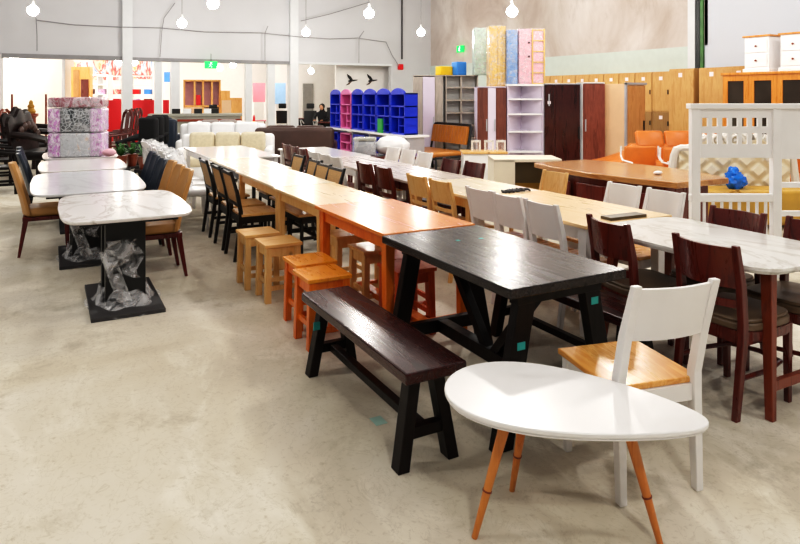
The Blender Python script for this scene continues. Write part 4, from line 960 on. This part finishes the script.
# orange glass cabinet with chests on top
t = tag(thing('glass_cabinet', (11.0, 6.62, 0), R(-90)), 'orange varnished display cabinet with dark glass doors by the lockers', 'cabinet'); w, h = 2.0, 2.0
obj('carcass', MB().box(-w/2, w/2, -.2, .25, 0, h-.03), 'glassor', t, .004); obj('cornice', MB().box(-w/2-.03, w/2+.03, -.26, .27, h-.045, h), 'glassor', t, .006)
for i in range(4):
    x0 = -w/2+i*.5; g = MB().box(x0, x0+.09, -.23, -.2, .1, h-.045).box(x0+.40, x0+.495, -.23, -.2, .1, h-.045).box(x0+.09, x0+.40, -.23, -.2, h-.15, h-.045).box(x0+.09, x0+.40, -.23, -.2, .1, .2)
    o = obj('door', g, 'glassor', t); obj('pane', MB().box(x0+.09, x0+.40, -.215, -.205, .2, h-.15), 'glass', o)
def chest():
    t = thing('chest_of_drawers'); w, d, h = .44, .34, .64
    obj('carcass', MB().box(-w/2, w/2, -d/2, d/2, .04, h-.03), 'white', t, .004); obj('top', MB().box(-w/2-.03, w/2+.03, -d/2-.03, d/2+.02, h-.03, h), 'glassor', t, .005); obj('plinth', MB().box(-w/2-.025, w/2+.025, -d/2-.025, d/2, 0, .06), 'white', t, .008)
    for z in (.09, .34):
        o = obj('drawer', MB().box(-w/2+.03, w/2-.03, -d/2-.015, -d/2, z, z+.22), 'white', t, .004); obj('knob', MB().ell((0, -d/2-.03, z+.11), (.022, .02, .018), 8, 6), 'brown_leg', o, 0, True)
    return t
rows(chest, 'drawers', 'white chests of drawers on the glass cabinet', [((11.0, 7.02, 2.0), R(-90), 'white two-drawer chest on the glass cabinet, closer to the lockers'), ((11.0, 6.38, 2.0), R(-90), 'white two-drawer chest on the glass cabinet, farther from the lockers')])

# ================================================================ ROOMS BEYOND
x, D = XB(82, 23.2); t = tag(thing('timber_door_set', (x, 23.2, 0), FACE), 'orange timber cabinet with dark red panel in the shop opening', 'cabinet')
obj('frame', MB().box(-.3, .3, -.1, .1, 0, 2.5), 'shopwood', t); obj('panel', MB().box(.02, .26, -.12, -.1, 1.5, 2.1), 'deskb', t); obj('panel', MB().box(-.22, -.04, -.12, -.1, 1.4, 2.4), 'amberw', t)
for a, b_, yy, lab in ((107, 122, 22, 'bright red partition board beside the package stack, left of first pillar'), (132, 155, 22, 'bright red partition board between the first pillar and the door post'), (163, 169, 22, 'narrow bright red partition board between the white posts')):
    xa, xb = XB(a, yy)[0], XB(b_, yy)[0]; t = tag(thing('partition_board', ((xa+xb)/2, yy, 0)), lab.replace(', left of first pillar', ''), 'partition'); w = xb-xa
    obj('panel', MB().box(-w/2, w/2, -.03, .03, .08, 1.44), 'red', t, .006)
    for k in (-1, 1): obj('foot', MB().cbox((k*w*.35, 0, .04), (.06, .4, .08)), 'steel', t)
def shop_rack(w, mats, seed):
    t = thing('shop_rack'); rnd = random.Random(seed)
    for k in (-1, 1): obj('side_panel', MB().box(k*w/2-.02, k*w/2+.02, -.2, .2, 0, 2.3), 'ceram', t)
    for z in (.9, 1.25, 1.6, 1.95, 2.28): obj('shelf', MB().box(-w/2, w/2, -.2, .2, z, z+.03), 'ceram', t)
    return t
for i, (px, yy, w, lab) in enumerate(((97, 25, .9, 'white shop rack with red goods beside the timber cabinet'), (112, 26.3, .9, 'white shop rack behind the first red partition'), (143, 25.5, .9, 'white shop rack behind the wide red partition'))):
    x, D = XB(px, yy); o = shop_rack(w, None, i); o.location = (x, yy, 0); o.rotation_euler = (0, 0, FACE); tag(o, lab, 'rack')
    for j in range(6):
        zz = (.93, 1.28, 1.63)[j % 3]; dx = (-.25, .22)[j//3]*w; q = Matrix.Rotation(FACE, 2) @ Vector((dx, -.02))
        g = obj('goods_box', MB().box(-.12, .12, -.1, .1, 0, .18), ['red', 'goods', 'deskb', 'skyblue', 'lampy', 'purple'][(i*2+j) % 6], None, .006); g.location = (x+q.x, yy+q.y, zz); g.rotation_euler = (0, 0, FACE)
        tag(g, ['small packed goods box on the rack beside the timber cabinet', 'small packed goods box on the rack behind the first red partition', 'small packed goods box on the rack behind the wide red partition'][i], 'box', ['goods on the rack by the timber cabinet', 'goods on the rack behind the first red partition', 'goods on the rack behind the wide red partition'][i])
for px0, px1, y0, y1, yy, m, name, lab in ((93, 121, 58, 80, 28, 'goods', 'shop_banner', 'colourful shop banner above the rack behind the first red partition'), (132, 152, 58, 79, 28, 'goods', 'shop_banner', 'colourful shop banner above the wide red partition'), (74, 90, 62, 71, 28, 'goods', 'shop_banner', 'colourful shop banner above the timber cabinet'), (164, 171, 72, 82, 27, 'skyblue', 'sign_panel', 'blue square sign between the white posts'), (253, 265, 83, 102, 26, 'pinkpanel', 'display_board', 'salmon pink display panel behind the white posts'), (275, 285.5, 83, 104, 26, 'bluepanel', 'display_board', 'light blue display panel beside the big pillar')):
    x0, D = XB(px0, yy); x1, _ = XB(px1, yy); za, zb = ZB(y1, D), ZB(y0, D); t = tag(thing(name, ((x0+x1)/2, yy, 0)), lab, 'panel'); w = x1-x0
    obj('panel', MB().box(-w/2, w/2, -.02, .02, za, min(zb, 3.28)), m, t)
    for k in (-1, 1): obj('post', MB().box(k*w/2-.03, k*w/2+.03, 0, .04, 0, za+.1 if name != 'shop_banner' else 3.28), 'ceram', t)
# timber partition set
x, D = XB(202, 23.4); t = tag(thing('timber_wardrobe', (x, 23.4, 0), R(-10)), 'tall orange timber wardrobe with open pink compartments behind sage counter', 'wardrobe')
w = 1.25
b = MB()
for xx in (-w/2, -.28, 0, .3, w/2-.06): b.box(xx, xx+.06, -.25, .25, 0, 2.12)
for z in (0, 1.18, 2.07): b.box(-w/2, w/2, -.25, .25, z, z+.06)
obj('carcass', b, 'shopwood', t); obj('back_panel', MB().box(-w/2, w/2, .23, .25, 0, 2.1), 'rose', t); obj('panel', MB().box(-w/2, 0, -.26, -.25, .05, 1.18), 'beige', t); obj('panel', MB().box(.06, w/2, -.26, -.25, .05, 1.1), 'shopwood', t); obj('panel', MB().box(-.2, -.05, -.26, -.25, 1.25, 1.6), 'red', t)
x, D = XB(231, 23.0); t = tag(thing('timber_cabinet', (x, 23.0, 0), R(-10)), 'low orange timber cabinet with stepped top beside the white post', 'cabinet')
obj('carcass', MB().box(-.36, .36, -.25, .25, 0, 1.5), 'shopwood', t, .006); obj('step', MB().box(-.36, -.05, -.25, .25, 1.5, 1.75), 'shopwood', t, .006); obj('door', MB().box(-.33, -.01, -.27, -.25, .1, 1.42), 'beige', t); obj('door', MB().box(.01, .33, -.27, -.25, .1, 1.42), 'shopwood', t)
# office chairs and desks
def task_chair(m='black', head=False):
    t = thing('office_chair')
    obj('seat', MB().soft(-.24, .24, -.24, .22, .44, .52, .03), m, t, 0, True); obj('backrest', MB().surf(lambda u, v: ((u-.5)*.44, .22+.06*v+.03*math.sin(u*3.14), .58+.46*v), 8, 5, (0, .03, 0)), m, t, 0, True)
    if head: obj('headrest', MB().soft(-.14, .14, .24, .31, 1.12, 1.30, .05), m, t, 0, True)
    obj('column', MB().lathe([(.035, .1), (.035, .44)], 10), 'ceram', t)
    for i in range(5): a = i*1.2566+.3; obj('base_arm', MB().bar((0, 0, .11), (.29*math.cos(a), .29*math.sin(a), .06), .045, .03), 'ceram', t); 
    for k in (-1, 1): obj('armrest', MB().tube([(k*.22, .2, .6), (k*.28, .05, .72), (k*.28, -.16, .72), (k*.24, -.1, .48)], .02, 8), 'ceram', t, 0, True)
    return t
rows(lambda: task_chair('black', True), 'chair', 'black office chairs behind the pillars', [((*W(309, 22.9), 0), R(-30), 'black mesh office chair with headrest beside the seated person'), ((*W(284, 23.5), 0), R(150), 'black office chair between the posts below the light blue panel'), ((*W(218, 20.3), 0), R(20), 'black office chair in front of the orange timber wardrobe')])
def desk(w):
    t = thing('office_desk')
    obj('desktop', MB().box(-w/2, w/2, -.3, .3, .71, .74), 'brown', t)
    for k in (-1, 1): obj('side_panel', MB().box(k*(w/2-.03)-.015, k*(w/2-.03)+.015, -.28, .28, 0, .71), 'blackw', t)
    obj('back_panel', MB().box(-w/2+.04, w/2-.04, .2, .22, .25, .71), 'blackw', t)
    return t
o = desk(.9); o.location = (*W(333, 20.9), 0); o.rotation_euler = (0, 0, FACE); tag(o, 'dark office desk in front of the seated person near blue shelves', 'desk')
o = desk(1.0); o.location = (*W(301, 24.3), 0); o.rotation_euler = (0, 0, FACE); tag(o, 'dark office desk next to the big pillar under the grey door', 'desk')
x, y = W(335, 20.9); t = tag(thing('monitor', (x, y, .74), R(150)), 'black computer monitor on the dark desk by the seated person', 'monitor')
obj('screen', MB().box(-.26, .26, -.02, .02, .12, .46), 'black', t, .006); obj('stand', MB().box(-.03, .03, -.0, .04, 0, .2).box(-.11, .11, -.08, .08, 0, .015), 'black', t)
# seated person
x, y = W(323, 21.75); per = thing('person', (x, y, 0), R(-40)); tag(per, 'seated person in black clothes leaning over the dark office desk', 'person')
sk = [((0, .0, .52), .15), ((0, -.02, .72), .14), ((0, -.06, .93), .16), ((0, -.09, 1.06), .07), ((0, -.11, 1.18), .085), ((0, -.12, 1.27), .06),
      ((.19, -.07, .98), .06), ((.24, -.22, .80), .045), ((.14, -.42, .78), .035), ((-.19, -.07, .98), .06), ((-.24, -.22, .80), .045), ((-.14, -.42, .78), .035),
      ((.10, -.08, .50), .10), ((.12, -.46, .50), .075), ((.12, -.48, .10), .05), ((.12, -.60, .05), .045), ((-.10, -.08, .50), .10), ((-.12, -.46, .50), .075), ((-.12, -.48, .10), .05), ((-.12, -.60, .05), .045)]
ed = [(0, 1), (1, 2), (2, 3), (3, 4), (4, 5), (2, 6), (6, 7), (7, 8), (2, 9), (9, 10), (10, 11), (0, 12), (12, 13), (13, 14), (14, 15), (0, 16), (16, 17), (17, 18), (18, 19)]
me = bpy.data.meshes.new('body'); me.from_pydata([v for v, r in sk], ed, []); me.materials.append(M['cloth']); bo = bpy.data.objects.new('body', me); C.objects.link(bo); bo.parent = per
md = bo.modifiers.new('skin', 'SKIN')
if not me.skin_vertices: 
    bpy.context.view_layer.objects.active = bo
for i, (v, r) in enumerate(sk): me.skin_vertices[0].data[i].radius = (r, r)
me.skin_vertices[0].data[0].use_root = True
bo.modifiers.new('sub', 'SUBSURF').levels = 2
obj('face', MB().ell((0, -.155, 1.19), (.068, .06, .095), 16, 10).ell((0, -.218, 1.18), (.014, .02, .02), 8, 6), 'skin', per, 0, True)
obj('hair', MB().ell((0, -.105, 1.22), (.098, .098, .10), 16, 10), 'hair', per, 0, True)
for k in (-1, 1):
    hm = MB().ell((k*.12, -.46, .775), (.035, .05, .015), 10, 6)
    for j in range(4): hm.tube([(k*.12+(j-1.5)*.018, -.49, .778), (k*.12+(j-1.5)*.02, -.53-.008*(j in (1, 2)), .775), (k*.12+(j-1.5)*.021, -.555-.01*(j in (1, 2)), .762)], .008, 6)
    hm.tube([(k*.09, -.45, .775), (k*.07, -.49, .77)], .009, 6); obj('hand', hm, 'skin', per, 0, True)
o = task_chair('darkgrey'); o.location = (x+.02, y+.08, 0); o.rotation_euler = (0, 0, R(-40)); tag(o, 'grey office chair the seated person sits on', 'chair')
x, y = W(259, 22.4); t = tag(thing('cafe_table', (x, y, 0)), 'small white table behind the posts below the pink panel', 'table')
obj('tabletop', MB().box(-.3, .3, -.25, .25, .70, .73), 'pinkpanel', t)
for sx in (-.26, .26):
    for sy in (-.2, .2): obj('leg', MB().leg((sx, sy, 0), (sx, sy, .70), .035, .035), 'rust', t)
x, y = W(254, 17.0); t = tag(thing('spray_bottle', (x, y, .72)), 'small red and yellow bottle standing by the brown sofa', 'bottle')
obj('body', MB().lathe([(.06, 0), (.065, .02), (.065, .16), (.03, .2)], 14), 'lampy', t, 0, True); obj('cap', MB().lathe([(.035, .2), (.03, .3), (.012, .36)], 12), 'red', t, 0, True)
t = tag(thing('side_table', (x, y, 0)), 'low brown side table under the red and yellow bottle', 'table')
obj('tabletop', MB().box(-.4, .4, -.3, .3, .67, .72), 'amberw', t, .005)
for sx in (-.34, .34):
    for sy in (-.24, .24): obj('leg', MB().leg((sx, sy, 0), (sx, sy, .67), .05, .05), 'amberw', t)
# flying-bird wall ornaments
def bird():
    t = thing('bird_ornament')
    obj('body', MB().wall([(-.05, 0), (.0, -.04), (.30, .02), (.34, .05), (.12, .05), (.02, .04)], -.015, .0), 'black', t)
    obj('wing', MB().wall([(.04, .02), (.14, .04), (.06, .16), (-.10, .26), (-.06, .14)], -.03, -.016), 'black', t); obj('wing', MB().wall([(.06, .0), (.13, .02), (.0, -.12), (-.14, -.16)], -.03, -.016), 'brownl', t)
    return t
x1 = XB(349, 21.6); x2 = XB(369, 21.6)
rows(bird, 'ornament', 'black bird wall ornaments', [((x1[0], 21.59, ZB(81, x1[1])), 0, 'black flying bird wall ornament farther from the corner'), ((x2[0], 21.59, ZB(81, x2[1])), 0, 'black flying bird wall ornament nearer the stained corner')])

# exit signs
def exit_sign():
    t = thing('exit_sign')
    obj('panel', MB().box(-.19, .19, -.03, .03, -.11, .11), 'exitg', t, .01)
    p = MB().ell((.01, -.035, .065), (.022, .004, .022), 10, 6).bar((0, -.035, .04), (-.02, -.035, -.02), .03, .006).bar((-.02, -.035, -.02), (.03, -.035, -.05), .015, .006).bar((.03, -.035, -.05), (.02, -.035, -.09), .015, .006).bar((-.02, -.035, -.02), (-.07, -.035, -.07), .015, .006).bar((0, -.035, .035), (.05, -.035, .01), .012, .006).bar((-.01, -.035, .03), (-.06, -.035, .02), .012, .006)
    obj('pictogram', p, 'exitw', t)
    return t
xe = XB(211, 20.5); xe2 = 12.45; De2 = xe2/(SN+(461-400)/650*CS)
rows(exit_sign, 'sign', 'green exit signs', [((xe[0], 20.5, ZB(65, xe[1])), FACE*.5, 'green running man exit sign under the grey beam'), ((12.42, De2*(CS-(61/650)*SN), ZB(49, De2)), R(-90), 'green running man exit sign on the stained concrete wall')])
obj('hanger', MB().tube([(0, 0, .11), (0, 0, .35)], .008, 6), 'black', bpy.data.objects['exit_sign'])
# cables on the back wall
def cable(pts, lab, r=.013):
    p3 = []
    for px, py in pts:
        x, D = XB(px, YB-.17); p3.append((x, YB-.17, ZB(py, D)))
    return tag(obj('cable', MB().tube(p3, r, 6), 'wire', None, 0, True), lab, 'cable', 'cables on the back wall')
cable([(36, 20), (75, 25), (120, 27), (160, 28), (205, 32), (262, 33), (300, 37), (330, 39), (358, 38)], 'long grey cable sagging across the back wall', .014)
cable([(36, 18), (37, 35), (37, 51)], 'grey cable dropping above the shutter opening'); cable([(175, 3), (164, 18), (162, 30), (160, 57)], 'grey cable dropping above the white door posts')
cable([(268, 26), (265, 33), (265, 61)], 'grey cable dropping above the timber wardrobe'); cable([(364, 31), (359, 38), (359, 63)], 'grey cable dropping above the bird ornaments')
cable([(358, 38), (378, 41), (386, 42), (392, 55), (399, 66)], 'grey cable bending down to the red socket box'); cable([(301, 21), (330, 14), (370, 2)], 'grey cable rising toward the ceiling above the big pillar')
xx, D = XB(400, YB); tag(obj('socket_box', MB().box(-.1, .1, -.08, 0, -.1, .1), 'red', None, .01), 'small red box on the back wall near the corner', 'box').location = (xx, YB, ZB(67, D))
xx, D = XB(402, YB-.05); tag(obj('conduit', MB().tube([(xx, YB-.05, 5.5), (xx, YB-.05, 2.9)], .03, 8), 'darkgrey', None, 0, True), 'dark vertical conduit on the back wall near the corner', 'conduit')

# ---------------------------------------------------------------- lamps
def bulb_obj():
    t = thing('light_bulb')
    obj('glass', MB().lathe([(.015, .13), (.06, .10), (.115, .05), (.13, -.02), (.10, -.09), (.05, -.125), (.004, -.135)], 18), 'bulb', t, 0, True)
    obj('socket', MB().lathe([(.03, .13), (.035, .2), (.02, .24)], 12), 'ceram', t, 0, True)
    obj('cord', MB().tube([(0, 0, .24), (0, 0, 1.9)], .008, 6), 'wire', t)
    return t
LP = [(33, 10, 15.3, 'near the hall edge above the carved furniture'), (182, 23, 18, 'above the white door posts'), (213, 3, 14.2, 'topmost, above the wrapped sofas'), (306, 32, 19.8, 'beside the big pillar'), (369, 13, 15.9, 'above the blue shelves'), (421, 32, 20.3, 'near the corner above the grey unit'), (512, 11, 14.6, 'above the film-wrapped cabinets')]
items = []
for px, py, D, lab in LP:
    x, y = W(px, D); items.append(((x, y, ZB(py, D)), 0, 'bare glowing bulb hanging on a cord ' + lab))
rows(bulb_obj, 'bulb', 'bare hanging bulbs', items)
def pl(loc, e, r=.12, col=(1, .965, .91)):
    l = bpy.data.lights.new('bulb_light', 'POINT'); l.energy = e; l.shadow_soft_size = r; l.color = col
    o = bpy.data.objects.new('bulb_light', l); o.location = loc; C.objects.link(o)
E_ = 70
for (x, y, z), _, _ in items: pl((x, y, z-.3), 62)
for x, y, e in ((4.9, 6.2, 250), (8.8, 8.2, 130), (7.2, 2.6, 150), (.6, -1.2, 185), (-3.0, 4.2, 175), (4.4, -.8, 120), (1.0, 10.8, 140), (-2.8, 10.5, 130), (5.4, 11.6, 130), (9.8, 4.6, 90), (9.2, 12, 90)): pl((x, y, 3.9), e, .14)
# downlights in the rooms beyond
items = []
for px, py, yy, lab in ((14, 59, 21.6, 'by the shutter opening'), (119, 62, 22, 'over the first red partition'), (134, 62, 22, 'over the wide red partition'), (220, 68, 25, 'above the timber wardrobe'), (233, 65, 24, 'above the low timber cabinet'), (311, 71, 25, 'above the grey office door')):
    x, D = XB(px, yy); items.append(((x, yy, ZB(py, D)), 0, 'glowing bulb in the room beyond ' + lab))
def bulb2():
    t = thing('light_bulb')
    obj('glass', MB().ell((0, 0, 0), (.12, .12, .12), 16, 10), 'bulb', t, 0, True); obj('socket', MB().lathe([(.04, .11), (.03, .3)], 10), 'ceram', t)
    return t
rows(bulb2, 'bulb', 'bulbs in the rooms beyond', items)
for x, y in ((-3.6, 23), (-1.2, 23), (1.2, 24.5), (1.0, 29), (4.5, 24.5), (4.0, 29), (7.8, 24.6), (8, 29), (-2, 28)): pl((x, y, 2.9), 110, .15)

# ---------------------------------------------------------------- world, camera, colour
wd = bpy.data.worlds.new('hall'); bpy.context.scene.world = wd; wd.use_nodes = True
wd.node_tree.nodes['Background'].inputs['Color'].default_value = (1, .985, .96, 1); wd.node_tree.nodes['Background'].inputs['Strength'].default_value = .22
cam = bpy.data.cameras.new('camera'); co = bpy.data.objects.new('camera', cam); C.objects.link(co); bpy.context.scene.camera = co
co.location = (0, 0, EYE); co.rotation_euler = (R(90), 0, -TH)
cam.sensor_fit = 'HORIZONTAL'; cam.sensor_width = 36; cam.lens = 650/800*36
cam.shift_y = (95-272)/800
cam.clip_end = 100
sc_ = bpy.context.scene
sc_.view_settings.view_transform = 'Standard'; sc_.view_settings.look = 'None'; sc_.view_settings.exposure = 0
vs = sc_.view_settings; vs.use_curve_mapping = True; cm = vs.curve_mapping; cu = cm.curves[3]
for p in ((.04, .021), (.12, .088), (.30, .30), (.60, .66)): cu.points.new(*p)
cm.update()
sc_.cycles.max_bounces = 6; sc_.cycles.transparent_max_bounces = 10; sc_.cycles.use_denoising = True; sc_.cycles.sample_clamp_indirect = 6
